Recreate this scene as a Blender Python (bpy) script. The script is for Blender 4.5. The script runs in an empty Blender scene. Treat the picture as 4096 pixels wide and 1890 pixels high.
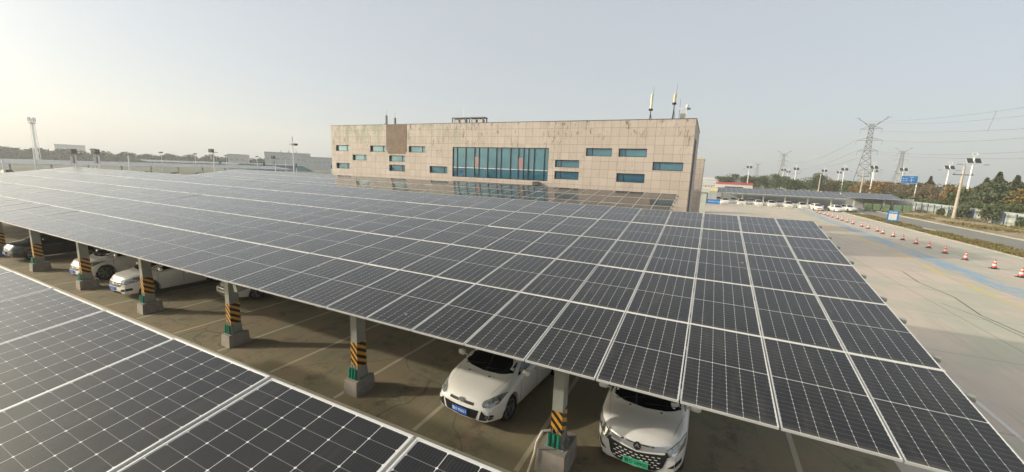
import bpy, bmesh, math, random
from mathutils import Vector, Matrix
from mathutils.bvhtree import BVHTree
R=math.radians
rnd=random.Random(7)
SC=bpy.context.scene
COL=SC.collection
# ------------------------------------------------------------------ materials
def new_mat(name):
    m=bpy.data.materials.new(name); m.use_nodes=True
    nt=m.node_tree; b=nt.nodes['Principled BSDF']
    return m,nt,b
def N(nt,t,**k):
    n=nt.nodes.new(t)
    for a,v in k.items(): setattr(n,a,v)
    return n
def math_(nt,op,a,b=None,c=None,clamp=False):
    n=nt.nodes.new('ShaderNodeMath'); n.operation=op; n.use_clamp=clamp
    for i,v in enumerate((a,b,c)):
        if v is None: continue
        if isinstance(v,(int,float)): n.inputs[i].default_value=v
        else: nt.links.new(v,n.inputs[i])
    return n.outputs[0]
def mix(nt,f,a,b):
    n=nt.nodes.new('ShaderNodeMix'); n.data_type='RGBA'
    for s,v in ((n.inputs[0],f),(n.inputs[6],a),(n.inputs[7],b)):
        if isinstance(v,(int,float)): s.default_value=v
        elif isinstance(v,tuple): s.default_value=(*v[:3],1)
        else: nt.links.new(v,s)
    return n.outputs[2]
def noise(nt,scale,detail=3,vec=None,rough=.55):
    n=N(nt,'ShaderNodeTexNoise'); n.inputs['Scale'].default_value=scale; n.inputs['Detail'].default_value=detail
    n.inputs['Roughness'].default_value=rough
    if vec is not None: nt.links.new(vec,n.inputs['Vector'])
    return n.outputs['Fac']
def ramp(nt,f,lo,hi):
    n=N(nt,'ShaderNodeMapRange'); nt.links.new(f,n.inputs[0]); n.inputs[1].default_value=lo; n.inputs[2].default_value=hi
    return n.outputs[0]
def simple(name,col,rough=.6,metal=0.,var=.12,scale=3.,coat=0.,spec=None,bump=0.):
    m,nt,b=new_mat(name)
    b.inputs['Roughness'].default_value=rough; b.inputs['Metallic'].default_value=metal
    if coat: b.inputs['Coat Weight'].default_value=coat; b.inputs['Coat Roughness'].default_value=.04
    if spec is not None: b.inputs['Specular IOR Level'].default_value=spec
    if var>0:
        tc=N(nt,'ShaderNodeTexCoord'); f=noise(nt,scale,4,tc.outputs['Object'])
        f=ramp(nt,f,.3,.7)
        a=tuple(max(0,c*(1-var)) for c in col); d=tuple(min(1,c*(1+var)) for c in col)
        nt.links.new(mix(nt,f,a,d),b.inputs['Base Color'])
        if bump:
            bp=N(nt,'ShaderNodeBump'); bp.inputs['Strength'].default_value=bump; bp.inputs['Distance'].default_value=.02
            nt.links.new(noise(nt,scale*8,4,tc.outputs['Object']),bp.inputs['Height']); nt.links.new(bp.outputs[0],b.inputs['Normal'])
    else: b.inputs['Base Color'].default_value=(*col,1)
    return m
M={}
M['alu']=simple('aluminium',(.62,.62,.60),.38,.35,.06)
M['steel']=simple('painted_steel',(.27,.28,.245),.5,.0,.1)
M['darksteel']=simple('dark_steel',(.10,.105,.11),.5,.2,.1)
M['footing']=simple('footing_concrete',(.26,.235,.205),.9,0,.18,4,bump=.4)
M['white']=simple('white_paint',(.62,.61,.57),.5,0,.06)
M['lamppole']=simple('galvanised_pole',(.80,.81,.80),.5,.0,.04)
M['black']=simple('black_plastic',(.012,.012,.013),.45,0,.1)
M['rubber']=simple('tyre_rubber',(.018,.018,.018),.85,0,.15)
M['rim']=simple('alloy_rim',(.35,.35,.36),.28,.8,.05)
M['chrome']=simple('chrome_trim',(.55,.55,.55),.22,1.,.02)
M['carglass']=simple('dark_car_glass',(.006,.007,.008),.04,0,.05,spec=.6)
M['whitepaint']=simple('white_car_paint',(.78,.77,.73),.3,0,.03,2,coat=.7)
M['greypaint']=simple('silver_car_paint',(.34,.35,.37),.3,.3,.03,2,coat=.7)
M['blackpaint']=simple('black_car_paint',(.010,.010,.012),.25,0,.05,2,coat=.8)
M['lampglass']=simple('headlamp_glass',(.33,.35,.34),.12,.4,.45,14,coat=.8)
M['lampdark']=simple('smoked_lamp_glass',(.06,.06,.065),.12,.2,.4,14,coat=.8)
M['plateblue']=simple('blue_plate',(.02,.12,.52),.4,0,.03)
M['plategreen']=simple('green_plate',(.05,.42,.24),.4,0,.1)
M['platewhite']=simple('plate_characters_white',(.8,.8,.8),.5,0,0)
M['plateblack']=simple('plate_characters_black',(.02,.02,.02),.5,0,0)
M['green']=simple('green_conduit',(.01,.20,.12),.4,0,.1)
M['pvc']=simple('cream_pvc_pipe',(.62,.55,.45),.5,0,.05)
M['red']=simple('cone_red',(.62,.05,.035),.5,0,.08)
M['redroof']=simple('red_sheet_roof',(.50,.05,.05),.6,0,.1)
M['signblue']=simple('sign_blue',(.01,.16,.46),.45,0,.05)
M['navy']=simple('navy_paint',(.02,.05,.17),.45,0,.05)
M['cream']=simple('cream_paint',(.62,.55,.33),.7,0,.08)
M['concretepole']=simple('pole_concrete',(.44,.38,.32),.9,0,.12,2)
M['bark']=simple('bark',(.10,.075,.055),.9,0,.2,6)
M['bin']=simple('bin_green',(.13,.19,.10),.6,0,.15)
M['wallgrey']=simple('grey_panel_wall',(.33,.34,.34),.7,0,.12,.6)
M['wallpale']=simple('pale_boundary_wall',(.40,.43,.38),.8,0,.14,.8)
M['bldgrey']=simple('grey_cladding',(.46,.47,.47),.7,0,.08,.1)
M['lattice']=simple('galvanised_lattice',(.15,.16,.155),.6,.2,.05)
M['wire']=simple('cable',(.12,.13,.14),.6,0,0)
M['teal']=simple('teal_hoarding',(.06,.22,.20),.6,0,.1,.3)
M['hoardblue']=simple('blue_hoarding',(.05,.13,.24),.6,0,.1,.3)
M['roofpanel']=simple('distant_panel_glass',(.035,.037,.042),.28,0,.15,.4)
M['antenna']=simple('antenna_radome',(.66,.62,.45),.5,0,.12,3)
M['stonewindow']=simple('window_frame_dark',(.03,.035,.04),.5,0,.05)
M['orange']=simple('orange_brown_leaf',(.20,.10,.03),.8,0,.2)

def stripes():
    m,nt,b=new_mat('hazard_stripes')
    tc=N(nt,'ShaderNodeTexCoord'); s=N(nt,'ShaderNodeSeparateXYZ'); nt.links.new(tc.outputs['Object'],s.inputs[0])
    d=math_(nt,'ADD',math_(nt,'ADD',s.outputs[0],math_(nt,'MULTIPLY',s.outputs[1],.55)),math_(nt,'MULTIPLY',s.outputs[2],.95))
    f=math_(nt,'FRACT',math_(nt,'MULTIPLY',d,5.6))
    g=math_(nt,'GREATER_THAN',f,.5)
    nz=ramp(nt,noise(nt,9,4,tc.outputs['Object']),.35,.7)
    yl=mix(nt,nz,(.66,.33,.03),(.46,.22,.03))
    nt.links.new(mix(nt,g,(.012,.011,.014),yl),b.inputs['Base Color']); b.inputs['Roughness'].default_value=.5
    return m
M['stripes']=stripes()

def panel_mat():
    m,nt,b=new_mat('solar_cells')
    uv=N(nt,'ShaderNodeUVMap'); s=N(nt,'ShaderNodeSeparateXYZ'); nt.links.new(uv.outputs[0],s.inputs[0])
    u,v=s.outputs[0],s.outputs[1]            # metres from panel corner
    U0,UW=.017,.1833; V0,VH,VG=.017,.0927,.020
    cu=math_(nt,'DIVIDE',math_(nt,'SUBTRACT',u,U0),UW)
    hi=math_(nt,'GREATER_THAN',v,1.139)
    vv=math_(nt,'SUBTRACT',v,math_(nt,'MULTIPLY',hi,VG))
    cv=math_(nt,'DIVIDE',math_(nt,'SUBTRACT',vv,V0),VH)
    du=math_(nt,'ABSOLUTE',math_(nt,'SUBTRACT',math_(nt,'FRACT',math_(nt,'ADD',cu,.5)),.5))
    dv=math_(nt,'ABSOLUTE',math_(nt,'SUBTRACT',math_(nt,'FRACT',math_(nt,'ADD',cv,.5)),.5))
    lu=math_(nt,'LESS_THAN',du,.011)
    lv=math_(nt,'LESS_THAN',dv,.0145)
    dot=math_(nt,'LESS_THAN',math_(nt,'ADD',math_(nt,'MULTIPLY',du,UW),math_(nt,'MULTIPLY',dv,VH)),.0085)
    mid=math_(nt,'LESS_THAN',math_(nt,'ABSOLUTE',math_(nt,'SUBTRACT',v,1.139)),.0065)
    bd=math_(nt,'GREATER_THAN',math_(nt,'MAXIMUM',math_(nt,'ABSOLUTE',math_(nt,'SUBTRACT',u,.567)),math_(nt,'SUBTRACT',math_(nt,'ABSOLUTE',math_(nt,'SUBTRACT',v,1.139)),.572)),.5515)
    # busbars: ten fine wires per cell
    bb=math_(nt,'LESS_THAN',math_(nt,'FRACT',math_(nt,'MULTIPLY',cu,10)),.055)
    oi=N(nt,'ShaderNodeObjectInfo')
    tc=N(nt,'ShaderNodeTexCoord')
    geo=N(nt,'ShaderNodeNewGeometry')
    dirt=ramp(nt,noise(nt,.9,6,geo.outputs['Position'],.65),.35,.75)
    base=mix(nt,oi.outputs['Random'],(.0035,.0036,.004),(.0075,.0075,.0075))
    base=mix(nt,math_(nt,'MULTIPLY',dirt,.045),base,(.30,.27,.22))
    base=mix(nt,math_(nt,'MULTIPLY',bb,.10),base,(.45,.45,.45))
    # dust streaks that run down the slope, and a few droppings
    mp=N(nt,'ShaderNodeMapping'); mp.inputs['Scale'].default_value=(3.2,.5,1); nt.links.new(geo.outputs['Position'],mp.inputs[0])
    stk=ramp(nt,noise(nt,1.6,5,mp.outputs[0],.7),.52,.78)
    base=mix(nt,math_(nt,'MULTIPLY',stk,.075),base,(.33,.29,.23))
    low=ramp(nt,v,.10,.0)
    base=mix(nt,math_(nt,'MULTIPLY',low,.22),base,(.30,.26,.20))
    vor=N(nt,'ShaderNodeTexVoronoi'); vor.inputs['Scale'].default_value=.85; nt.links.new(geo.outputs['Position'],vor.inputs['Vector'])
    drop=math_(nt,'LESS_THAN',vor.outputs['Distance'],.028)
    base=mix(nt,math_(nt,'MULTIPLY',drop,.55),base,(.42,.42,.38))
    f1=math_(nt,'MULTIPLY',math_(nt,'MAXIMUM',lu,mid),.70)
    f2=math_(nt,'MULTIPLY',lv,.24)
    f=math_(nt,'MAXIMUM',math_(nt,'MAXIMUM',f1,f2),math_(nt,'MAXIMUM',dot,math_(nt,'MULTIPLY',bd,.9)))
    c=mix(nt,f,base,(.62,.62,.60))
    nt.links.new(c,b.inputs['Base Color'])
    b.inputs['Roughness'].default_value=.17
    nt.links.new(math_(nt,'MULTIPLY_ADD',dirt,.06,.09),b.inputs['Roughness'])
    b.inputs['IOR'].default_value=1.38
    b.inputs['Coat Weight'].default_value=.22; b.inputs['Coat Roughness'].default_value=.52; b.inputs['Coat IOR'].default_value=1.5
    b.inputs['Sheen Weight'].default_value=.02; b.inputs['Sheen Roughness'].default_value=.35; b.inputs['Sheen Tint'].default_value=(1,.95,.85,1)
    return m
M['cells']=panel_mat()

def ground_mat():
    m,nt,b=new_mat('pavement_concrete')
    geo=N(nt,'ShaderNodeNewGeometry'); P=geo.outputs['Position']
    big=ramp(nt,noise(nt,.06,4,P),.35,.68); sm=ramp(nt,noise(nt,1.1,6,P,.7),.3,.72); fine=ramp(nt,noise(nt,18,3,P),.3,.7)
    c=mix(nt,big,(.60,.475,.40),(.51,.48,.39))
    c=mix(nt,math_(nt,'MULTIPLY',sm,.30),c,(.37,.33,.28))
    c=mix(nt,math_(nt,'MULTIPLY',fine,.16),c,(.40,.37,.32))
    # streaky tyre scuffs along y
    mp=N(nt,'ShaderNodeMapping'); mp.inputs['Scale'].default_value=(1.4,.09,1); nt.links.new(P,mp.inputs[0])
    st=ramp(nt,noise(nt,1.0,5,mp.outputs[0],.7),.52,.75)
    c=mix(nt,math_(nt,'MULTIPLY',st,.34),c,(.20,.18,.15))
    pt=ramp(nt,noise(nt,.16,3,P),.50,.56)
    c=mix(nt,math_(nt,'MULTIPLY',pt,.55),c,(.375,.41,.32))
    sp_=ramp(nt,noise(nt,3.3,5,P,.7),.64,.72)
    c=mix(nt,math_(nt,'MULTIPLY',sp_,.45),c,(.15,.14,.12))
    wn=N(nt,'ShaderNodeTexWhiteNoise'); sv=N(nt,'ShaderNodeVectorMath',operation='SNAP'); sv.inputs[1].default_value=(5.2,6.,50)
    av=N(nt,'ShaderNodeVectorMath',operation='ADD'); av.inputs[1].default_value=(5.14-2.6,.9-3.,10); nt.links.new(P,av.inputs[0]); nt.links.new(av.outputs[0],sv.inputs[0]); nt.links.new(sv.outputs[0],wn.inputs[0])
    c=mix(nt,math_(nt,'MULTIPLY',wn.outputs[0],.16),c,(.33,.29,.25))
    # contraction joints every 5.2 m in x and 6 m in y
    s=N(nt,'ShaderNodeSeparateXYZ'); nt.links.new(P,s.inputs[0])
    def joint(o,step,off,w):
        f=math_(nt,'FRACT',math_(nt,'DIVIDE',math_(nt,'ADD',o,off),step))
        return math_(nt,'LESS_THAN',math_(nt,'ABSOLUTE',math_(nt,'SUBTRACT',f,.5)),w/step)
    j=math_(nt,'MAXIMUM',joint(s.outputs[0],5.2,5.14,.014),joint(s.outputs[1],6.,.9,.014))
    c=mix(nt,math_(nt,'MULTIPLY',j,.75),c,(.07,.065,.055))
    nt.links.new(c,b.inputs['Base Color']); b.inputs['Roughness'].default_value=.82
    bp=N(nt,'ShaderNodeBump'); bp.inputs['Strength'].default_value=.25; bp.inputs['Distance'].default_value=.01
    nt.links.new(fine,bp.inputs['Height']); nt.links.new(bp.outputs[0],b.inputs['Normal'])
    return m
M['pave']=ground_mat()
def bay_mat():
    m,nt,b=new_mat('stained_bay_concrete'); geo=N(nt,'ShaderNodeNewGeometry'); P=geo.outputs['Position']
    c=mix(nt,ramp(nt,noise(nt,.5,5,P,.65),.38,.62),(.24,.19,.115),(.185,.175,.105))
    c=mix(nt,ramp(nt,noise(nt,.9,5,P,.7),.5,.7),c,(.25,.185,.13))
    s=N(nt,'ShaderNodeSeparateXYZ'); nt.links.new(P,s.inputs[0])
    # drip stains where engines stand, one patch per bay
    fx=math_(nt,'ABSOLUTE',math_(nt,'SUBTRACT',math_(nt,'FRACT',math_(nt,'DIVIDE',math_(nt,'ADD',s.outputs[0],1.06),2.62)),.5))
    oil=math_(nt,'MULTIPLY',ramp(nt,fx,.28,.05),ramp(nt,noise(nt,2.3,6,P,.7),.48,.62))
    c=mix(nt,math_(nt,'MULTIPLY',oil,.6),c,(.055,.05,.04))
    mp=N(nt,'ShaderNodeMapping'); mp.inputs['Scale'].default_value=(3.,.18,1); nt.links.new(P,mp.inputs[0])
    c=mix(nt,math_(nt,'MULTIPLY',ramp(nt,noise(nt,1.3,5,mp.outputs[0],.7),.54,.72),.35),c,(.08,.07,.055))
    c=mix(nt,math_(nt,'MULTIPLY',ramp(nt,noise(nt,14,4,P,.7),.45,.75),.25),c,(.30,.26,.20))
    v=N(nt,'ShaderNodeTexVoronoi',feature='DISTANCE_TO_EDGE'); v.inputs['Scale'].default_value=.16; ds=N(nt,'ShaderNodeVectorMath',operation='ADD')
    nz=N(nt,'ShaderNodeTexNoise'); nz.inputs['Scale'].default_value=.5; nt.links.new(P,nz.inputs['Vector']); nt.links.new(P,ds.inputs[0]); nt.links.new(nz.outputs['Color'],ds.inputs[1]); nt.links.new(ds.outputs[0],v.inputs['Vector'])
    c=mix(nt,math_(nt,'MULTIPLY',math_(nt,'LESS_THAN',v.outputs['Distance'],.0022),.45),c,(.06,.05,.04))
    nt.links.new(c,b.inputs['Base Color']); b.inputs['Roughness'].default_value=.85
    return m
def twotone(name,a,d,scale,rough=.9,e=None,s2=8,lo=.38,hi=.62):
    m,nt,b=new_mat(name); geo=N(nt,'ShaderNodeNewGeometry'); P=geo.outputs['Position']
    c=mix(nt,ramp(nt,noise(nt,scale,5,P,.65),lo,hi),a,d)
    if e: c=mix(nt,ramp(nt,noise(nt,s2,5,P,.7),.5,.7),c,e)
    nt.links.new(c,b.inputs['Base Color']); b.inputs['Roughness'].default_value=rough
    return m
M['field']=twotone('field_vegetation',(.10,.11,.06),(.15,.15,.095),.05,1.,(.19,.17,.12),.4)
M['lot']=twotone('far_lot_asphalt',(.085,.09,.06),(.13,.13,.10),.05)
M['road']=twotone('road_asphalt',(.19,.195,.165),(.235,.225,.19),.15,.85,(.26,.235,.21),.7)
M['dirt']=twotone('dry_dirt',(.34,.27,.19),(.27,.22,.14),.35,1.,(.16,.15,.07),1.1)
M['turf']=twotone('turf_soil',(.16,.12,.06),(.13,.13,.05),.5,1.)
M['kerb']=twotone('kerb_stone',(.42,.38,.32),(.36,.34,.29),1.,.85)
def worn(name,col,thr=.5,scale=2.2):
    m,nt,b=new_mat(name); geo=N(nt,'ShaderNodeNewGeometry'); P=geo.outputs['Position']
    mp=N(nt,'ShaderNodeMapping'); mp.inputs['Scale'].default_value=(1,.5,1); nt.links.new(P,mp.inputs[0])
    f=ramp(nt,noise(nt,scale,6,mp.outputs[0],.72),thr-.07,thr+.10)
    nt.links.new(mix(nt,f,col,(.45,.40,.34)),b.inputs['Base Color']); b.inputs['Roughness'].default_value=.8
    return m
M['lineyellow']=worn('worn_bay_line',(.40,.36,.26),.56)
M['linewhite']=worn('worn_white_line',(.62,.60,.55),.56)
M['lineblue']=worn('worn_blue_line',(.25,.36,.46),.50,.75)
M['lineyel2']=worn('worn_yellow_line',(.55,.46,.18),.50,.75)

def facade_mat(flip=False):
    m,nt,b=new_mat('stone_cladding')
    geo=N(nt,'ShaderNodeNewGeometry'); P=geo.outputs['Position']; s=N(nt,'ShaderNodeSeparateXYZ'); nt.links.new(P,s.inputs[0])
    x=math_(nt,'DIVIDE',math_(nt,'ADD',math_(nt,'ADD',s.outputs[0],math_(nt,'MULTIPLY',s.outputs[1],1.0)),17.8),.741)
    z=math_(nt,'DIVIDE',math_(nt,'SUBTRACT',s.outputs[2],10.72),.721)
    def ln(o,w):
        return math_(nt,'LESS_THAN',math_(nt,'ABSOLUTE',math_(nt,'SUBTRACT',math_(nt,'FRACT',math_(nt,'ADD',o,.5)),.5)),w)
    j=math_(nt,'MAXIMUM',ln(x,.018),ln(z,.018))
    # each slab gets its own shade
    cb=N(nt,'ShaderNodeCombineXYZ'); nt.links.new(math_(nt,'FLOOR',x),cb.inputs[0]); nt.links.new(math_(nt,'FLOOR',z),cb.inputs[1])
    wn=N(nt,'ShaderNodeTexWhiteNoise'); nt.links.new(cb.outputs[0],wn.inputs[0])
    c=mix(nt,wn.outputs[0],(.455,.39,.345),(.515,.45,.40))
    c=mix(nt,math_(nt,'MULTIPLY',ramp(nt,noise(nt,.35,4,P),.35,.7),.35),c,(.37,.30,.24))
    hgt=ramp(nt,s.outputs[2],6.0,10.9)
    left=ramp(nt,s.outputs[0],-10,-44)
    # algae washes below the parapet, mostly on the west half
    mp=N(nt,'ShaderNodeMapping'); mp.inputs['Scale'].default_value=(1,1,.35); nt.links.new(P,mp.inputs[0])
    al=ramp(nt,noise(nt,1.0,6,mp.outputs[0],.78),.49,.56)
    al=math_(nt,'MULTIPLY',math_(nt,'MULTIPLY',al,hgt),math_(nt,'MULTIPLY_ADD',left,.85,.05))
    c=mix(nt,al,c,(.19,.24,.15))
    mq=N(nt,'ShaderNodeMapping'); mq.inputs['Scale'].default_value=(2.2,2.2,.14); nt.links.new(P,mq.inputs[0])
    sk=ramp(nt,noise(nt,1.5,5,mq.outputs[0],.75),.55,.74)
    c=mix(nt,math_(nt,'MULTIPLY',sk,math_(nt,'MULTIPLY_ADD',hgt,.40,.14)),c,(.24,.19,.155))
    # small soot blotches
    sp=ramp(nt,noise(nt,3.2,6,mp.outputs[0],.78),.54,.60)
    sg=ramp(nt,noise(nt,.33,3,P),.44,.56)
    sp=math_(nt,'MULTIPLY',math_(nt,'MULTIPLY',sp,sg),math_(nt,'MULTIPLY_ADD',hgt,1.0,.2),clamp=True)
    c=mix(nt,sp,c,(.10,.095,.07))
    c=mix(nt,math_(nt,'MULTIPLY',j,.75),c,(.17,.125,.10))
    nt.links.new(c,b.inputs['Base Color']); b.inputs['Roughness'].default_value=.6
    return m
M['stone']=facade_mat()
M['patch']=twotone('weathered_render',(.245,.185,.14),(.20,.15,.115),1.2,.9,(.15,.115,.09),3.)
def glass_mat(name,a,d,rough=.03):
    m,nt,b=new_mat(name); geo=N(nt,'ShaderNodeNewGeometry')
    nt.links.new(mix(nt,ramp(nt,noise(nt,.5,3,geo.outputs['Position']),.35,.65),a,d),b.inputs['Base Color'])
    b.inputs['Roughness'].default_value=rough; b.inputs['IOR'].default_value=1.9
    b.inputs['Metallic'].default_value=.35
    bp=N(nt,'ShaderNodeBump'); bp.inputs['Strength'].default_value=.10; bp.inputs['Distance'].default_value=.25
    nt.links.new(noise(nt,.55,2,geo.outputs['Position']),bp.inputs['Height']); nt.links.new(bp.outputs[0],b.inputs['Normal'])
    return m
M['glassup']=glass_mat('teal_mirror_glass',(.07,.19,.25),(.11,.25,.31))
M['glasslow']=glass_mat('blue_mirror_glass_low',(.02,.10,.17),(.03,.15,.22))
M['glasspink']=simple('glass_blind',(.30,.20,.20),.4,0,.1)
def leaf(name,cols):
    m,nt,b=new_mat(name)
    geo=N(nt,'ShaderNodeNewGeometry')
    f=geo.outputs['Random Per Island']
    c=mix(nt,f,cols[0],cols[1])
    if len(cols)>2: c=mix(nt,ramp(nt,noise(nt,.45,3,geo.outputs['Position']),.45,.6),c,cols[2])
    nt.links.new(c,b.inputs['Base Color']); b.inputs['Roughness'].default_value=.75; b.inputs['Specular IOR Level'].default_value=.2
    return m
M['lfP']=leaf('conifer_needles',[(.055,.08,.04),(.15,.18,.10),(.12,.12,.06)])
M['lfG']=leaf('green_leaves',[(.06,.085,.03),(.13,.15,.06)])
M['lfO']=leaf('autumn_leaves',[(.16,.13,.04),(.25,.18,.06),(.21,.11,.04)])
M['lfB']=leaf('brown_leaves',[(.17,.12,.075),(.22,.17,.10),(.10,.10,.05)])
M['lfS']=leaf('shrub_leaves',[(.05,.075,.03),(.12,.13,.055)])
M['lfD']=leaf('treeline_leaves',[(.05,.06,.045),(.08,.085,.06)])
M['grass']=leaf('grass_blades',[(.11,.13,.03),(.26,.21,.08),(.17,.12,.06)])
# ------------------------------------------------------------------ mesh builder
class MB:
    def __init__(s): s.v=[]; s.f=[]; s.m=[]; s.uv=None; s.sm=False
    def add(s,vs,fs,mi=0):
        o=len(s.v); s.v+= [tuple(p) for p in vs]; s.f+=[tuple(o+i for i in f) for f in fs]; s.m+=[mi]*len(fs); return s
    def box(s,x0,x1,y0,y1,z0,z1,mi=0,mat=None):
        vs=[Vector((x,y,z)) for z in (z0,z1) for y in (y0,y1) for x in (x0,x1)]
        if mat is not None: vs=[mat@p for p in vs]
        return s.add(vs,[(0,2,3,1),(4,5,7,6),(0,1,5,4),(2,6,7,3),(0,4,6,2),(1,3,7,5)],mi)
    def frus(s,x0,x1,y0,y1,z0,X0,X1,Y0,Y1,z1,mi=0):
        vs=[(x0,y0,z0),(x1,y0,z0),(x0,y1,z0),(x1,y1,z0),(X0,Y0,z1),(X1,Y0,z1),(X0,Y1,z1),(X1,Y1,z1)]
        return s.add(vs,[(0,2,3,1),(4,5,7,6),(0,1,5,4),(2,6,7,3),(0,4,6,2),(1,3,7,5)],mi)
    def tube(s,a,b,r0,r1=None,n=8,mi=0,cap=True):
        a=Vector(a); b=Vector(b); r1=r0 if r1 is None else r1; d=(b-a).normalized()
        u=d.orthogonal().normalized(); w=d.cross(u)
        vs=[a+(u*math.cos(t)+w*math.sin(t))*r0 for t in [2*math.pi*i/n for i in range(n)]]+[b+(u*math.cos(t)+w*math.sin(t))*r1 for t in [2*math.pi*i/n for i in range(n)]]
        fs=[(i,(i+1)%n,n+(i+1)%n,n+i) for i in range(n)]
        if cap: fs+=[tuple(range(n))[::-1],tuple(range(n,2*n))]
        return s.add(vs,fs,mi)
    def lathe(s,prof,n=24,mi=0,axis='z',mat=None):
        vs=[];fs=[]
        for r,h in prof:
            for i in range(n):
                t=2*math.pi*i/n; c,q=r*math.cos(t),r*math.sin(t)
                p=Vector((c,q,h)) if axis=='z' else Vector((h,c,q))
                vs.append(mat@p if mat is not None else p)
        for k in range(len(prof)-1):
            for i in range(n): fs.append((k*n+i,k*n+(i+1)%n,(k+1)*n+(i+1)%n,(k+1)*n+i))
        return s.add(vs,fs,mi)
    def build(s,name,mats,parent=None,smooth=False,loc=None):
        me=bpy.data.meshes.new(name); me.from_pydata(s.v,[],s.f)
        if not isinstance(mats,(list,tuple)): mats=[mats]
        for m in mats: me.materials.append(m)
        if len(mats)>1: me.polygons.foreach_set('material_index',s.m)
        if s.uv:
            l=me.uv_layers.new(name='UVMap')
            for i,lp in enumerate(me.loops): l.data[i].uv=s.uv.get(lp.vertex_index,(0,0))
        bm=bmesh.new(); bm.from_mesh(me); bmesh.ops.recalc_face_normals(bm,faces=bm.faces) if len(s.f)<60000 and not getattr(s,'norecalc',False) else None; bm.to_mesh(me); bm.free()
        if smooth:
            me.polygons.foreach_set('use_smooth',[True]*len(me.polygons))
            if smooth!=1: 
                try: me.set_sharp_from_angle(angle=R(smooth))
                except Exception: pass
        me.update(); return link(name,me,parent,loc)
def link(name,data,parent=None,loc=None):
    o=bpy.data.objects.new(name,data); COL.objects.link(o)
    if parent is not None: o.parent=parent
    if loc is not None: o.location=loc
    return o
def tag(o,label,cat,group=None,kind=None):
    if label: o['label']=label
    if cat: o['category']=cat
    if group: o['group']=group
    if kind: o['kind']=kind
    return o
def thing(name,label,cat,loc=(0,0,0),rz=0,group=None):
    o=link(name,None,None,loc); o.rotation_euler=(0,0,rz); o.empty_display_size=.3
    return tag(o,label,cat,group)
def struct(name,mb,mat,**k):
    o=mb.build(name,mat,**k); o['kind']='structure'; return o
def dup(o,loc=None,rz=None,label=None,group=None,parent=None):
    c=o.copy(); COL.objects.link(c)
    if parent is not None: c.parent=parent
    for ch in list(o.children): dup(ch,parent=c)
    if loc is not None: c.location=loc
    if rz is not None: c.rotation_euler=(0,0,rz)
    if label: c['label']=label
    if group: c['group']=group
    return c
# ------------------------------------------------------------------ camera, sun, sky
cam=bpy.data.cameras.new('camera'); co=link('camera',cam)
r0=Vector((.8961316,.4420876,.0388171)); r1=Vector((.1064205,-.1291533,-.9858976)); r2=Vector((-.4308397,.8876249,-.1627855))
CAM=Vector((-3.4228,-5.4797,5.9976))
mw=Matrix(((r0.x,-r1.x,-r2.x,CAM.x),(r0.y,-r1.y,-r2.y,CAM.y),(r0.z,-r1.z,-r2.z,CAM.z),(0,0,0,1)))
co.matrix_world=mw
cam.sensor_width=36; cam.lens=1583.97/4096*36; cam.clip_end=6000; cam.clip_start=.05
SC.camera=co
EL,AZ=21.1,28.0                       # light travels towards (cos28, sin28): the sun stands to the left, slightly behind
ld=Vector((math.cos(R(AZ))*math.cos(R(EL)),math.sin(R(AZ))*math.cos(R(EL)),-math.sin(R(EL))))
sl=bpy.data.lights.new('sun','SUN'); sl.energy=2.0; sl.angle=R(1.2); sl.color=(1,.90,.76)
so=link('sun',sl); so.rotation_euler=ld.to_track_quat('-Z','Y').to_euler()
W=bpy.data.worlds.new('World'); SC.world=W; W.use_nodes=True; nt=W.node_tree
bg=nt.nodes['Background']; sky=N(nt,'ShaderNodeTexSky'); sky.sky_type='NISHITA'; sky.sun_disc=False
sky.sun_elevation=R(EL); sky.sun_rotation=math.atan2(-ld.x,-ld.y)   # rotation measured from +Y towards +X
sky.air_density=1.0; sky.dust_density=2.8; sky.ozone_density=1.2
veil=mix(nt,.72,sky.outputs[0],(3.30,3.38,3.42))      # thin high haze in front of the blue
# bright hazy glow around the sun, as thick autumn haze gives
tcw=N(nt,'ShaderNodeTexCoord'); vm=N(nt,'ShaderNodeVectorMath',operation='DOT_PRODUCT'); nt.links.new(tcw.outputs['Generated'],vm.inputs[0]); vm.inputs[1].default_value=tuple(-ld)
au=math_(nt,'POWER',math_(nt,'MAXIMUM',vm.outputs['Value'],0.),17.)
am=N(nt,'ShaderNodeMix',data_type='RGBA',blend_type='ADD'); am.inputs[0].default_value=1
sc_=N(nt,'ShaderNodeVectorMath',operation='SCALE'); sc_.inputs[0].default_value=(46,41,28); nt.links.new(au,sc_.inputs['Scale'])
nt.links.new(veil,am.inputs[6]); nt.links.new(sc_.outputs[0],am.inputs[7]); veil=am.outputs[2]
nt.links.new(veil,bg.inputs[0]); bg.inputs[1].default_value=.13
SC.view_settings.view_transform='Standard'; SC.view_settings.look='None'; SC.view_settings.gamma=1
SC.view_settings.exposure=0.62
# haze
hz=MB().box(-900,900,-60,1300,-3,75).build('haze',simple('haze_air',(1,1,1),1,0,0))
hm=hz.data.materials[0]; hnt=hm.node_tree; hnt.nodes.remove(hnt.nodes['Principled BSDF'])
pv=N(hnt,'ShaderNodeVolumePrincipled'); pv.inputs['Color'].default_value=(.90,.93,.95,1); pv.inputs['Density'].default_value=.00055; pv.inputs['Anisotropy'].default_value=.35
hnt.links.new(pv.outputs[0],[n for n in hnt.nodes if n.type=='OUTPUT_MATERIAL'][0].inputs['Volume'])
tag(hz,'pale haze in the air over the whole car park','haze',kind='stuff')
SC.cycles.volume_bounces=1; SC.cycles.volume_step_rate=4; SC.cycles.max_bounces=6
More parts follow.
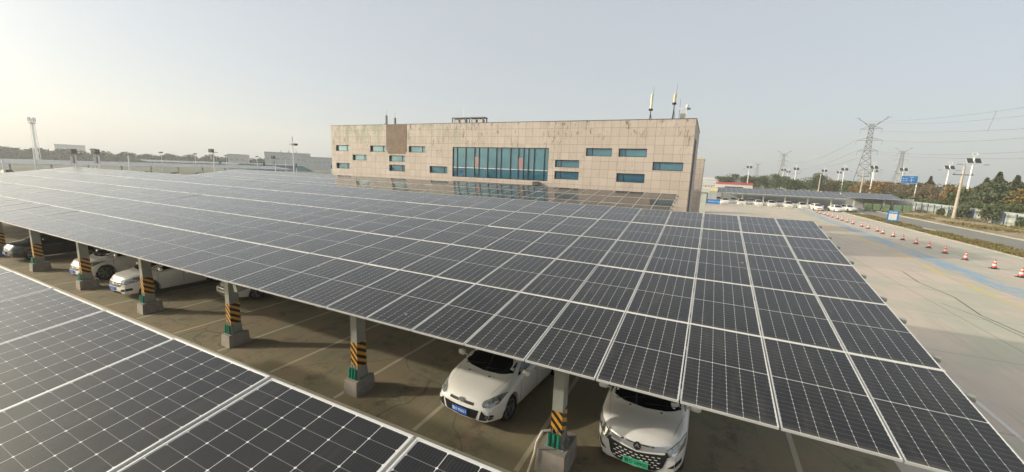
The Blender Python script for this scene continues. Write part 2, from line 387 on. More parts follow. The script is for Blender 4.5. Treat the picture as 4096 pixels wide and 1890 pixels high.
# ------------------------------------------------------------------ ground
def sheet(x0,x1,y0,y1,z,nm,mat):
    return struct(nm,MB().add([(x0,y0,z),(x1,y0,z),(x1,y1,z),(x0,y1,z)],[(0,1,2,3)]),mat)
sheet(-2500,2500,-300,3500,-.02,'ground',M['field'])
sheet(-70,22.3,-40,112,0,'pavement',M['pave'])
sheet(-300,-70,-40,400,-.004,'pavement_far_lot',M['lot'])
sheet(-70,2,112,170,-.008,'pavement_back_lot',M['pave'])
sheet(22.3,45,112,135,-.008,'pavement_back_yard',M['pave'])
sheet(25.6,31.6,-40,135,-.004,'road',M['road'])
sheet(31.9,43.2,-40,160,.02,'dirt_strip',M['dirt'])
sheet(46,62,-40,500,.0,'road_beyond_wall',M['road'])
def curvy(x0,x1,y0,y1,h,nm,mat,n=90):
    mb=MB()
    for k in range(n+1):
        y=y0+(y1-y0)*k/n
        for j,(t) in enumerate((0,.25,.5,.75,1)):
            mb.v.append((x0+(x1-x0)*t,y,h*math.sin(math.pi*t)*(.6+.8*rnd.random())))
    for k in range(n):
        for j in range(4): mb.f.append((k*5+j,k*5+j+1,k*5+j+6,k*5+j+5)); mb.m.append(0)
    return struct(nm,mb,mat,smooth=1)
curvy(22.5,25.5,-30,100,.14,'grass_strip_soil',M['turf'])
curvy(34,41.8,-30,140,.32,'dirt_bank',M['dirt'])
def kerb(x0,x1,y0,y1,h,nm):
    mb=MB(); y=y0
    while y<y1: mb.box(x0,x1,y+.01,min(y+.99,y1),-.05,h+rnd.uniform(-.006,.006)); y+=1.
    return struct(nm,mb,M['kerb'])
kerb(22.3,22.5,-30,100,.12,'kerb_strip'); kerb(25.45,25.6,-30,100,.10,'kerb_strip_road'); kerb(31.6,31.9,-30,135,.14,'kerb_road_far')
kerb(22.5,25.45,99.8,100,.12,'kerb_strip_end')
# grass tufts
def tufts(name,pts,mat,label,cat,blades=9,h=.22,w=.05,spread=.12):
    mb=MB(); mb.norecalc=True
    for x,y,z in pts:
        for b in range(blades):
            a=rnd.uniform(0,6.28); r=rnd.uniform(0,spread); bx,by=x+r*math.cos(a),y+r*math.sin(a); hh=h*rnd.uniform(.4,1.3); t=rnd.uniform(0,6.28); ww=w*rnd.uniform(.6,1.4)
            lx,ly=rnd.uniform(-.5,.5)*hh,rnd.uniform(-.5,.5)*hh
            mb.add([(bx-ww*math.cos(t),by-ww*math.sin(t),z-.03),(bx+ww*math.cos(t),by+ww*math.sin(t),z-.03),(bx+lx,by+ly,z+hh)],[(0,1,2)])
    o=mb.build(name,mat); return tag(o,label,cat,kind='stuff')
pts=[]
for i in range(5200):
    y=rnd.uniform(-5,99); x=rnd.uniform(22.6,25.35)
    if math.sin(y*.7)+math.sin(y*.23+1)+rnd.uniform(-1,1)>-.2: pts.append((x,y,.1))
tufts('grass',pts,M['grass'],'green and straw coloured grass along the kerbed strip between car park and road','grass',7,.20,.07,.22)
pts=[(rnd.uniform(32.2,42.6),rnd.uniform(30,135),.25) for i in range(2600)]
pts=[p for p in pts if math.sin(p[1]*.33)+math.sin(p[0]*.9+p[1]*.1)>.1]
tufts('weeds',pts,M['grass'],'dry weeds on the bare earth bank in front of the pale wall','weeds',9,.24,.08,.45)
# painted markings
def paint(nm,x0,x1,y0,y1,mat,z=.007): return sheet(x0,x1,y0,y1,z,nm,mat)
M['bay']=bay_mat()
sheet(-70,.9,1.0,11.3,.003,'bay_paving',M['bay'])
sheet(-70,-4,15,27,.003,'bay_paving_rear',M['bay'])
lx=-1.06
for k in range(24):
    paint('bay_line',lx-.055,lx+.055,1.05,6.6,M['lineyellow']); lx-=2.62
for k in range(20):
    xx=-3.6-2.62*k; paint('bay_line_rear',xx-.05,xx+.05,15.6,21.,M['lineyellow'])
paint('edge_line',4.04,4.17,-5,23,M['linewhite'])
mb=MB(); 
for k in range(60):
    y=14+k*1.6; xa=13.05+(y-27)*.02; mb.add([(xa,y,.004),(xa+1.5,y,.004),(xa+1.53,y+1.6,.004),(xa+.03,y+1.6,.004)],[(0,1,2,3)])
struct('blue_lane_line',mb,M['lineblue'])
mb=MB()
for k in range(60):
    y=12+k*1.6; xa=11.6+(y-23)*.02; mb.add([(xa,y,.004),(xa+.4,y,.004),(xa+.43,y+1.6,.004),(xa+.03,y+1.6,.004)],[(0,1,2,3)])
struct('yellow_lane_line',mb,M['lineyel2'])
paint('cone_row_line',17.0,17.12,10,96,M['linewhite'])
paint('far_lane_line',-6,16,92.5,92.9,M['linewhite'])
mb=MB(); x,y=4.5,20.
px=[(9.6,31.5),(9.2,28),(9.5,24.5),(9.0,21.),(9.3,18),(8.6,14)]
for a,b_ in zip(px,px[1:]): mb.add([(a[0]-.03,a[1],.004),(a[0]+.03,a[1],.004),(b_[0]+.05,b_[1],.004),(b_[0]-.02,b_[1],.004)],[(0,1,2,3)])
px=[(8.2,22.5),(8.8,20.5),(9.0,17.6)]
for a,b_ in zip(px,px[1:]): mb.add([(a[0]-.02,a[1],.004),(a[0]+.03,a[1],.004),(b_[0]+.03,b_[1],.004),(b_[0]-.02,b_[1],.004)],[(0,1,2,3)])
struct('pavement_crack',mb,simple('tar_seal',(.10,.10,.09),.7,0,.2))
# ------------------------------------------------------------------ solar carports
PW,RP,SL=1.155,2.3066,.1459
cs,sn=math.cos(SL),math.sin(SL)
def panel_meshes():
    g=MB(); w,l=1.134,2.278
    g.add([(.009,.009,.0315),(w-.009,.009,.0315),(w-.009,l-.009,.0315),(.009,l-.009,.0315),(.009,.009,.028),(w-.009,.009,.028),(w-.009,l-.009,.028),(.009,l-.009,.028)],[(0,1,2,3),(7,6,5,4)])
    g.uv={i:(g.v[i][0],g.v[i][1]) for i in range(8)}; g.norecalc=True
    f=MB(); t=.012
    f.box(0,w,0,t,0,.035).box(0,w,l-t,l,0,.035).box(0,t,t,l-t,0,.035).box(w-t,w,t,l-t,0,.035)
    a=g.build('solar_panel',M['cells']); b=f.build('panel_frame',M['alu'])
    return a.data,b.data,a,b
PG,PF,_a,_b=panel_meshes(); bpy.data.objects.remove(_a); bpy.data.objects.remove(_b)
def carport(label,x_right,y_low,z_low,ncol,nrow,posts,post_y,near,rails=True,detail=True,keepall=False,rlo=0):
    root=thing('solar_carport',label,'solar carport',(x_right,y_low,0))
    tilt=Matrix.Rotation(SL,4,'X')
    cells=[(i,j) for i in range(ncol) for j in range(rlo,nrow)]
    def loc(i,j): 
        s=j*RP+.012
        return Vector((-(i+1)*PW+.0105,s*cs,z_low-.035+s*sn))
    cc=CAM-Vector((x_right,y_low,0))
    cells.sort(key=lambda c:(loc(*c)+Vector((.57,1.1,0))-cc).length)
    for i,j in cells[:near]:
        p=link('solar_panel',PG,root,loc(i,j)); p.rotation_euler=(SL+rnd.gauss(0,.0016),rnd.gauss(0,.0022),0)
        q=link('panel_frame',PF,p)
    rest=cells[near:]
    if rest:
        g=MB(); g.norecalc=True; g.uv={}; f=MB(); f.norecalc=True
        for i,j in rest:
            T=Matrix.Translation(loc(i,j))@tilt@Matrix.Rotation(rnd.gauss(0,.0016),4,'X')@Matrix.Rotation(rnd.gauss(0,.0022),4,'Y')
            o=len(g.v); g.add([T@v.co for v in PG.vertices],[tuple(p.vertices) for p in PG.polygons])
            for k in range(8): g.uv[o+k]=(PG.vertices[k].co.x,PG.vertices[k].co.y)
            f.add([T@v.co for v in PF.vertices],[tuple(p.vertices) for p in PF.polygons])
        a=g.build('solar_panel_field',M['cells'],root); a['kind']='stuff'
        b=f.build('panel_frame_field',M['alu'],a)
    # row cover rails and purlins
    w=ncol*PW
    def onp(y,z): return Vector((0,y*cs-z*sn,z_low+y*sn+z*cs))
    for j in range(max(rlo,1),nrow):
        mb=MB(); s=j*RP
        a=onp(s-.021,0.001); b=onp(s+.021,0.001); a2=onp(s-.021,-.01); b2=onp(s+.021,-.01)
        mb.add([(-w,a.y,a.z),(0,a.y,a.z),(0,b.y,b.z),(-w,b.y,b.z),(-w,a2.y,a2.z),(0,a2.y,a2.z),(0,b2.y,b2.z),(-w,b2.y,b2.z)],[(0,1,2,3),(4,7,6,5),(0,4,5,1),(2,6,7,3),(1,5,6,2),(0,3,7,4)])
        mb.build('cover_rail',M['white'],root)
    for j in range(rlo,nrow):
        for q in (.48,1.8):
            mb=MB(); s=j*RP+q; T=Matrix.Translation((0,s*cs,z_low+s*sn))@tilt
            mb.box(-w-.1,.13,-.035,.035,-.115,-.037,mat=T); mb.box(-w-.1,.13,.036,.062,-.115,-.108,mat=T)
            mb.build('purlin',M['steel'],root)
    L=nrow*RP
    for px_ in posts:
        x=px_-x_right
        mb=MB(); T=Matrix.Translation((x,0,z_low))@tilt
        mb.box(-.07,.07,rlo*RP+.35 if rlo else .45,L-.15,-.40,-.118,mat=T)
        mb.build('rafter',M['steel'],root)
        for py in post_y:
            if py<0: continue
            zt=z_low+py*math.tan(SL)-.40
            f0=.5 if px_==posts[0] else .40
            mb=MB(); mb.box(x-.11,x+.11,py-.15,py-.138,f0,zt).box(x-.11,x+.11,py+.138,py+.15,f0,zt).box(x-.105,x+.105,py-.137,py+.137,f0,zt)
            po=mb.build('post',M['steel'],root)
            mb=MB(); mb.box(x-.20,x+.20,py-.22,py+.22,f0,f0+.015)
            for sx in (-1,1): mb.frus(x+sx*.108-.006,x+sx*.108+.006,py-.2,py+.2,f0+.015,x+sx*.108-.006,x+sx*.108+.006,py-.145,py+.145,.80)
            for sy in (-1,1): mb.frus(x-.19,x+.19,py+sy*.156-.005,py+sy*.156+.005,f0+.015,x-.11,x+.11,py+sy*.156-.005,py+sy*.156+.005,.78)
            mb.build('base_plate',M['steel'],root)
            q_,fh=(1,.5) if px_==posts[0] else (.74,.40)
            mb=MB(); mb.frus(x-.33*q_,x+.30*q_,py-.42*q_,py+.48*q_,-.02,x-.30*q_,x+.27*q_,py-.38*q_,py+.44*q_,fh); mb.build('footing',M['footing'],root)
            if detail:
                mb=MB()
                st=MB(); hb=.25 if px_==posts[0] else .34; st.box(-.116,.116,-.156,.156,-hb,hb).build('hazard_band',M['stripes'],root,loc=(x,py,1.03 if px_==posts[0] else 1.07))
                for k in (-1,0,1):
                    gm=MB(); gm.tube((x+k*.10-.02,py-.21,f0+.03),(x+k*.10-.02,py-.19,f0+.30),.035,.035,10); gm.build('green_sleeve',M['green'],root,smooth=40)
                gm=MB()
                for k in (-1,1): gm.tube((x+k*.05-.02,py-.20,f0+.02),(x+k*.05-.02,py-.165,f0+.40),.009,.009,6)
                gm.build('anchor_rod',M['steel'],root)
    return root
A_posts=[-5.65-5.62*k for k in range(10)]
A=carport('long dark solar panel carport roof across the middle over the parked cars',0,0,3.0,53,5,A_posts,(1.65,9.2),100)
P=carport('nearest solar panel carport roof at the lower left with big square cells',0,-4.02-5*RP*cs,4.65-5*RP*sn,22,5,[-5.65,-11.27,-16.89,-22.5],(1.65,9.2),100,detail=False)
Bc=carport('solar panel carport roof directly in front of the tan stone building',-5.41,26.63-5*RP*cs,4.755-5*RP*sn,48,5,[-6.6-5.62*k for k in range(10)],(1.65,9.2),100,detail=False)
# stray rafter ends that poke out below the eave of A
for X in (-13.9,):
    T=Matrix.Translation((X,0,3.0))@Matrix.Rotation(SL,4,'X'); mb=MB(); mb.box(-.07,.07,.12,11.3,-.34,-.118,mat=T); mb.build('rafter',M['steel'],A)
# cream pipe on the nearest footing
mb=MB(); X=-5.65
for a,b in (((-.12,1.47,.84),(-.25,1.38,.84)),((-.25,1.38,.84),(-.31,1.24,.66)),((-.31,1.24,.66),(-.33,1.2,.42)),((-.33,1.2,.42),(-.42,1.13,.02))): mb.tube((X+a[0],a[1],a[2]),(X+b[0],b[1],b[2]),.022,.022,8)
mb.build('conduit_pipe',M['pvc'],A,smooth=40)

def far_roof(label,org,ang,length,depth,z0,rise,nposts,ph):
    root=thing('solar_carport',label,'solar carport',org,ang)
    mb=MB(); nc=int(length/1.155); nr=3; sl_=math.atan2(rise,depth)
    T=Matrix.Translation((0,0,z0))@Matrix.Rotation(sl_,4,'X'); rl=depth/nr/math.cos(sl_)
    for i in range(nc):
        for j in range(nr):
            x=i*1.155; y=j*rl; mb.box(x+.02,x+1.13,y+.03,y+rl-.02,0,.03,mat=T)
    mb.build('panel_roof',M['roofpanel'],root)
    mb=MB()
    for i in range(nc):
        for j in range(nr):
            x=i*1.155; y=j*rl; mb.box(x-.012,x+.018,y-.02,y+rl-.02,0,.035,mat=T)
    for j in range(nr+1): mb.box(0,nc*1.155,j*rl-.02,j*rl+.028,-.06,.036,mat=T)
    mb.build('panel_frames',M['alu'],root)
    for k in range(nposts):
        x=length*(k+.35)/nposts
        q=MB(); q.box(x-.13,x+.13,ph-.13,ph+.13,.45,z0+ph*math.tan(sl_)); q.build('post',M['white'],root)
        q=MB(); q.frus(x-.35,x+.35,ph-.35,ph+.35,-.02,x-.2,x+.2,ph-.2,ph+.2,.5); q.build('footing',M['footing'],root)
    return root
far_roof('long grey solar carport roof far right over a row of white cars',(-1.6,104,0),0,26,6.9,2.8,1.05,6,1.6)
far_roof('short grey solar carport roof over the grey wall at far right',(26.6,115.5,0),0,11.,6.9,2.8,1.05,2,1.4)
far_roof('very long pale solar carport roof far left behind the dark panel roof',(-155,112,0),R(-90)+math.pi,-0+96,12,3.0,.95,16,2.) if False else None
def side_roof(label,x,y0,y1,depth,z0,rise,npost):
    # low edge at x, long along y, rising towards -x
    return far_roof(label,(x,y0,0),R(90),y1-y0,depth,z0,rise,npost,2.0)
side_roof('very long pale solar carport roof far left beyond the dark panel roof',-152,5,100,12,3.0,.95,14)
side_roof('low pale carport roof far left behind the long pale carport',-300,112,215,12,3.0,.95,10)
far_roof('pale carport roof just left of the tan building above small cars',(-182,140,0),R(12),60,12,3.0,.9,7,2.0)
# ------------------------------------------------------------------ building
YF=30.0
B=thing('office_building','three storey tan stone clad building with a teal glass curtain wall','building',(-25,30,0))
def bb(mb,nm,mat,parent=B,**k):
    mb.v=[(x+25,y-30,z) for x,y,z in mb.v]; o=mb.build(nm,mat,parent if parent is B else parent,**k)
    if parent is not B: pass
    return o
wins=[(-45.47,-43.22,7.57,8.28),(-39.72,-37.32,7.55,8.27),(-33.91,-31.59,7.57,8.25),(-42.62,-40.28,6.51,7.18),(-36.8,-34.44,6.5,7.19),(-45.47,-43.16,5.44,6.13),(-36.8,-34.44,5.41,6.14),(-31.0,-28.64,5.41,6.15),
(-13.60,-11.28,7.55,8.25),(-10.70,-8.35,7.55,8.25),(-16.49,-14.15,6.48,7.16),(-7.80,-5.43,6.48,7.18),(-16.48,-14.14,5.38,6.12),(-10.72,-8.35,5.38,6.14)]
CW=(-28.0,-17.15,5.13,8.22)
openings=wins+[CW]
xs=sorted({-46.24,-4.83}|{o[0] for o in openings}|{o[1] for o in openings}); zs=sorted({0,10.62}|{o[2] for o in openings}|{o[3] for o in openings})
mb=MB()
def inside(xm,zm): return any(o[0]<xm<o[1] and o[2]<zm<o[3] for o in openings)
for a,b in zip(xs,xs[1:]):
    for c,d in zip(zs,zs[1:]):
        if not inside((a+b)/2,(c+d)/2): mb.add([(a,YF,c),(b,YF,c),(b,YF,d),(a,YF,d)],[(0,1,2,3)])
for (a,b,c,d) in openings:   # reveals
    mb.add([(a,YF,c),(b,YF,c),(b,YF,d),(a,YF,d),(a,YF+.3,c),(b,YF+.3,c),(b,YF+.3,d),(a,YF+.3,d)],[(0,4,5,1),(1,5,6,2),(2,6,7,3),(3,7,4,0)])
mb.add([(-4.83,YF,0),(-4.83,YF+11.5,0),(-4.83,YF+11.5,10.62),(-4.83,YF,10.62)],[(0,1,2,3)])
mb.add([(-46.24,YF,0),(-46.24,YF+11.5,0),(-46.24,YF+11.5,10.62),(-46.24,YF,10.62)],[(3,2,1,0)])
mb.add([(-46.24,YF+11.5,0),(-4.83,YF+11.5,0),(-4.83,YF+11.5,10.62),(-46.24,YF+11.5,10.62)],[(3,2,1,0)])
mb.norecalc=True
wall=bb(mb,'wall',M['stone'])
mb=MB(); mb.box(-46.2,-4.87,YF+.35,YF+11.4,10.0,10.2); bb(mb,'roof',M['footing'])
mb=MB(); mb.box(-46.28,-4.79,YF-.03,YF+.34,10.62,10.66).box(-5.13,-4.79,YF+.345,YF+11.54,10.62,10.70).box(-46.28,-45.94,YF+.345,YF+11.54,10.62,10.70).box(-45.93,-5.14,YF+11.2,YF+11.54,10.62,10.70); bb(mb,'parapet_coping',M['darksteel'])
mb=MB(); mb.add([(-37.19,YF-.03,7.75),(-36.85,YF-.03,7.38),(-34.5,YF-.03,7.38),(-34.22,YF-.03,7.75),(-34.22,YF-.03,10.615),(-37.19,YF-.03,10.615),(-37.19,YF,7.75),(-36.85,YF,7.38),(-34.5,YF,7.38),(-34.22,YF,7.75),(-34.22,YF,10.615),(-37.19,YF,10.615)],[(0,1,2,3,4,5),(0,6,7,1),(1,7,8,2),(2,8,9,3),(3,9,10,4),(5,4,10,11),(0,5,11,6)])
bb(mb,'bare_wall_patch',M['patch'])['label']='darker brown bare patch where the stone slabs are missing'
for n,(a,b,c,d) in enumerate(wins):
    mb=MB(); t=.06; y0,y1=YF+.18,YF+.27
    mb.box(a,b,y0,y1,c,c+t).box(a,b,y0,y1,d-t,d).box(a,a+t,y0,y1,c+t,d-t).box(b-t,b,y0,y1,c+t,d-t)
    mx=b-.55 if a<-28 else a+.52
    mb.box(mx-.025,mx+.025,y0-.005,y1,c+t,d-t)
    w=bb(mb,'window',M['stonewindow'])
    mb=MB(); mb.add([(a+t,YF+.225,c+t),(b-t,YF+.225,c+t),(b-t,YF+.225,d-t),(a+t,YF+.225,d-t),(a+t,YF+.25,c+t),(b-t,YF+.25,c+t),(b-t,YF+.25,d-t),(a+t,YF+.25,d-t)],[(0,1,2,3),(7,6,5,4)])
    mb.norecalc=True
    bb(mb,'pane',M['glassup'] if d>6.5 else M['glasslow'],w)
# curtain wall
mul=[-27.45,-26.4,-25.32,-24.78,-23.77,-22.75,-22.23,-21.18,-20.92+.6,-20.21+.45,-19.25,-18.65,-17.6]
a,b,c,d=CW
mb=MB(); t=.06
mb.box(a,b,YF+.05,YF+.15,c,c+t).box(a,b,YF+.05,YF+.15,d-t,d).box(a,a+t,YF+.05,YF+.15,c+t,d-t).box(b-t,b,YF+.05,YF+.15,c+t,d-t)
thick={-26.4,-25.32,-23.77,-22.75,-21.18}
cwf=None
for k,x in enumerate(mul):
    w=.035 if k%3!=0 else .022
    mb.box(x-w,x+w,YF+.03,YF+.148,c+t,d-t)
cwf=bb(mb,'curtain_wall_frame',M['stonewindow'])
mb=MB(); mb.box(a+t,b-t,YF+.085,YF+.13,6.09,6.15); bb(mb,'transom',M['alu'],cwf)
for nm,z0,z1,mt in (('upper_glazing',6.15,d-t,M['glassup']),('lower_glazing',c+t,6.09,M['glasslow'])):
    mb=MB(); e=[a+t]+mul+[b-t]
    for u,v in zip(e,e[1:]):
        tl=rnd.uniform(-.004,.004); tl2=rnd.uniform(-.01,.01)
        mb.add([(u,YF+.11+tl,z0),(v,YF+.11-tl,z0),(v,YF+.11-tl+tl2,z1),(u,YF+.11+tl+tl2,z1)],[(0,1,2,3)])
    mb.norecalc=True; bb(mb,nm,mt,cwf)
for x0,x1 in ((-25.28,-24.80),(-20.3,-19.8)):
    mb=MB(); mb.box(x0,x1,YF+.06,YF+.08,6.17,7.25); bb(mb,'vent_sash',M['glasspink'],cwf)
mb=MB(); mb.box(-28,-17.15,YF+.16,YF+.30,c,d); bb(mb,'curtain_wall_backing',M['darksteel'],cwf)
mb=MB(); mb.box(-26.94,-18.0,28.4,YF-.005,4.75,5.08); ec=bb(mb,'entrance_canopy',M['stone'])
mb=MB(); mb.box(-26.9,-18.04,28.45,YF-.01,4.55,4.745); bb(mb,'canopy_soffit',M['darksteel'],ec)
# side wall louvres
mb=MB()
for k in range(9): mb.box(-4.828,-4.80,YF+1.6+k*.35,YF+1.75+k*.35,1,9.2)
bb(mb,'side_louvres',M['darksteel'])
# back block, small parapet gate wall
bk=thing('stair_tower','narrow cream stone block just behind the right corner of the tan building','building',(-6.5,49,0))
MB().box(-2.5,2.3,0,6,0,8.25).build('wall',M['stone'],bk); MB().box(-2.55,2.35,-.05,6.05,8.25,8.4).build('roof_edge',M['cream'],bk)
mb=MB(); mb.tube((1.2,.5,8.4),(1.2,.5,9.2),.06).box(.95,1.5,.3,.8,9.2,9.5); mb.build('roof_vent',M['lamppole'],bk)
g=thing('gate_pier','grey rendered gate pier with a projecting cap right of the tan building','pier',(-4.6,72,0))
MB().box(-1.3,1.1,0,1.5,0,3.6).build('pier_wall',M['wallpale'],g); MB().box(-1.8,1.6,-.3,1.8,3.6,4.15).build('cap',M['bldgrey'],g)
# rooftop antennas
def antenna(x,y,z,base_h,rad_h,rad_w,mast_top,label,mat,dark=True):
    r=thing('roof_antenna',label,'antenna',(x,y,z))
    MB().tube((0,0,0),(0,0,base_h),.045).build('mast',M['darksteel'],r)
    mb=MB(); 
    for k in range(3):
        t=k*2.1; mb.tube((.28*math.cos(t),.28*math.sin(t),0),(0,0,base_h*.8),.02)
    mb.build('tripod',M['darksteel'],r)
    mb=MB(); mb.lathe([(0,base_h),(rad_w,base_h+.02),(rad_w,base_h+rad_h-.05),(rad_w*.6,base_h+rad_h),(0,base_h+rad_h)],14); mb.build('radome',mat,r,smooth=40)
    MB().tube((rad_w*.9,0,base_h+rad_h*.6),(rad_w*1.0,0,mast_top),.02,.012,6).build('whip',M['lattice'],r)
    if dark: MB().box(-.16,.16,-.12,.12,base_h-.14,base_h).build('bracket',M['black'],r)
    return r
antenna(-8.56,31.5,10.2,1.5,1.25,.10,3.4,'tall yellow radome antenna on a black stand left of the other roof-end masts',M['antenna'])
antenna(-6.8,32.5,10.2,2.1,.75,.11,3.75,'white topped antenna on a thin dark mast, second from the building roof end',M['cream'])
r=thing('roof_mast','short whip mast with small white lamp near the building roof end','mast',(-6.33,32.5,10.2)); MB().tube((0,0,0),(0,0,2.4),.03,.015,6).build('pole',M['lattice'],r); MB().box(-.05,.3,-.08,.08,1.5,1.65).build('lamp_head',M['white'],r)
r=thing('roof_mast','white roof camera mast closest to the right corner of the building','mast',(-5.75,32.5,10.2)); MB().tube((0,0,0),(0,0,1.6),.035,.03,8).build('pole',M['white'],r); mb=MB(); mb.lathe([(0,1.95),(.08,1.92),(.12,1.8),(.12,1.65),(0,1.6)],12); mb.build('dome',M['white'],r,smooth=40); MB().box(.02,.28,-.06,.06,1.5,1.64).build('camera_body',M['darksteel'],r)
r=thing('roof_box','small green grey equipment box on the roof between the masts','box',(-6.05,33,10.2)); MB().box(-.22,.22,-.2,.2,0,1.25).build('cabinet',M['wallpale'],r)
for x,h,l in ((-39.03,1.75,'taller dark stub antenna at the left of the building roof'),(-37.69,1.45,'shorter dark stub antenna above the brown wall patch')):
    r=thing('roof_antenna',l,'antenna',(x,32,10.2)); MB().box(-.16,.16,-.16,.16,0,h*.45).box(-.09,.09,-.09,.09,h*.45,h).build('body',M['darksteel'],r); MB().tube((0,0,h),(0,0,h+.7),.015,.01,6).build('whip',M['lattice'],r)
for x,l in ((-31.0,'left dark framed vent unit on the building roof'),(-28.6,'right dark framed vent unit on the building roof')):
    r=thing('roof_vent_unit',l,'vent unit',(x,36,10.55)); mb=MB()
    for sx in (-.95,.95):
        for sy in (-.4,.4): mb.box(sx-.05,sx+.05,sy-.05,sy+.05,0,1.35)
    mb.box(-1.05,1.05,-.45,.45,1.35,1.47); mb.build('stand',M['darksteel'],r)
    MB().box(-.75,-.15,-.3,.3,.3,1.25).build('fan_housing',M['bldgrey'],r); MB().box(.15,.75,-.3,.3,.3,1.25).build('fan_housing',M['bldgrey'],r)
r=thing('roof_mast','thin white lightning rod in the middle of the building roof','mast',(-30.6,36,10.2)); MB().tube((0,0,0),(0,0,3.3),.03,.02,6).build('pole',M['lamppole'],r)
#@@PART2
# ------------------------------------------------------------------ cars
def interp(pts,y):
    if y<=pts[0][0]: return pts[0][1]
    for (a,b),(c,d) in zip(pts,pts[1:]):
        if y<=c:
            t=(y-a)/(c-a); return b+(d-b)*t
    return pts[-1][1]
def smooth_interp(pts,y,h=.07):
    return sum(interp(pts,y+o*h) for o in (-1,-.5,0,.5,1))/5
KINDS={
'hatch':dict(L=4.36,W=1.82,top=[(0,.58),(.05,.68),(.16,.76),(.4,.85),(.75,.93),(.88,.955),(.96,.98),(1.62,1.34),(1.9,1.43),(2.5,1.48),(3.2,1.45),(3.75,1.34),(4.15,1.05),(4.3,.92),(4.36,.75)],belt=[(0,.54),(.3,.70),(.9,.86),(1.3,.93),(4.36,1.02)],wy=(.84,3.49),wr=.325,cowl=.93,wstop=1.86,roof=1.43,r0=2.0,r1=3.5,tum=.30,zf=.19),
'suv':dict(L=4.5,W=1.77,top=[(0,.70),(.04,.86),(.12,.945),(.35,.99),(.62,1.03),(.78,1.05),(.87,1.08),(1.52,1.47),(1.9,1.58),(2.6,1.65),(3.6,1.62),(4.05,1.52),(4.35,1.15),(4.46,1.0),(4.5,.8)],belt=[(0,.66),(.3,.88),(.9,.98),(1.3,1.04),(4.5,1.12)],wy=(.86,3.50),wr=.355,cowl=.84,wstop=1.86,roof=1.58,r0=2.0,r1=3.9,tum=.28,zf=.22),
'sedan':dict(L=4.62,W=1.80,top=[(0,.52),(.05,.62),(.15,.70),(.4,.78),(.9,.88),(1.15,.92),(1.25,.95),(1.95,1.33),(2.2,1.41),(2.7,1.46),(3.2,1.40),(3.85,1.12),(4.0,1.08),(4.45,1.05),(4.58,.92),(4.62,.7)],belt=[(0,.50),(.3,.66),(.9,.80),(1.3,.87),(4.62,.98)],wy=(.86,3.52),wr=.315,cowl=1.23,wstop=2.05,roof=1.41,r0=2.2,r1=3.1,tum=.30,zf=.18),
}
def car_body(K):
    L,W=K['L'],K['W']/2; ys=[]; y=0
    while y<L-.001: ys.append(y); y+=(.03 if y<.24 else .055)
    ys.append(L)
    def half(y):
        zt=smooth_interp(K['top'],y); bl=interp(K['belt'],y); zs=min(bl,zt-.035)
        w=W
        if y<.75: w*=1-.20*((.75-y)/.75)**2.4
        if y>L-.6: w*=1-.14*((y-L+.6)/.6)**2.2
        zf=K['zf']+ (.05*max(0,(.25-y)/.25)) + (.08*max(0,(y-L+.35)/.35))
        az=0
        for wy in K['wy']:
            d=abs(y-wy); rr=K['wr']+.055
            if d<rr: az=max(az,K['wr']+math.sqrt(rr*rr-d*d))
        g=max(0,zt-zs)
        tum=K['tum']*min(1,g/.5)
        we=w*.955-tum-.02
        P=[(0,max(zf,az)),(w*.80,max(zf,az)),(w*.945,max(zf+.03,az)),(w*.985,max(zf+.12,az+.004)),(w,max(.42,az+.01)),(w*1.0,max(zs*.5+.27,az+.02)),(w*.99,max(zs-.09,az+.03)),(w*.97,zs-.03),(w*.93,zs)]
        if g>.2:
            P+=[(w*.93-.02-(w*.93-we)*.33,zs+g*.30),(we+(w*.93-we)*.30,zs+g*.62),(we,zt-.085),(we-.07,zt-.03),(we*.6,zt-.006),(0,zt)]
        else:
            P+=[(w*.88,zs+g*.35),(w*.80,zs+g*.62),(w*.66,zs+g*.83),(w*.5,zs+g*.93),(w*.28,zt-.004),(0,zt)]
        return P
    def bend(x,y,z):
        f=max(0,1-y/1.1); e=max(0,1-(L-y)/.9)
        yy=y+.20*abs(x/W)**2.3*f-.12*abs(x/W)**2.2*e
        yy+= .07*f*max(0,(z-.5))/.3*max(0,1-y/.3)
        if z<.34 and y<.3: yy+=.06*(.34-z)/.15
        return (x,yy,z)
    mb=MB(); n=None
    rings=[]
    for y in ys:
        h=half(y); ring=h+[(-x,z) for x,z in h[-2:0:-1]]
        rings.append([(x,y,z) for x,z in ring])
    def cap(ring):
        cz=sum(p[2] for p in ring)/len(ring); y=ring[0][1]
        return [[(p[0]*s,y,cz+(p[2]-cz)*s) for p in ring] for s in (.03,.35,.7)]
    allr=cap(rings[0])+rings+cap(rings[-1])[::-1]
    n=len(allr[0])
    for r in allr: mb.v+=[bend(*p) for p in r]
    for k in range(len(allr)-1):
        for i in range(n): mb.f.append((k*n+i,k*n+(i+1)%n,(k+1)*n+(i+1)%n,(k+1)*n+i)); mb.m.append(0)
    mb.f.append(tuple(range(n))); mb.m.append(0); mb.f.append(tuple(range(len(allr)*n-n,len(allr)*n))[::-1]); mb.m.append(0)
    return mb
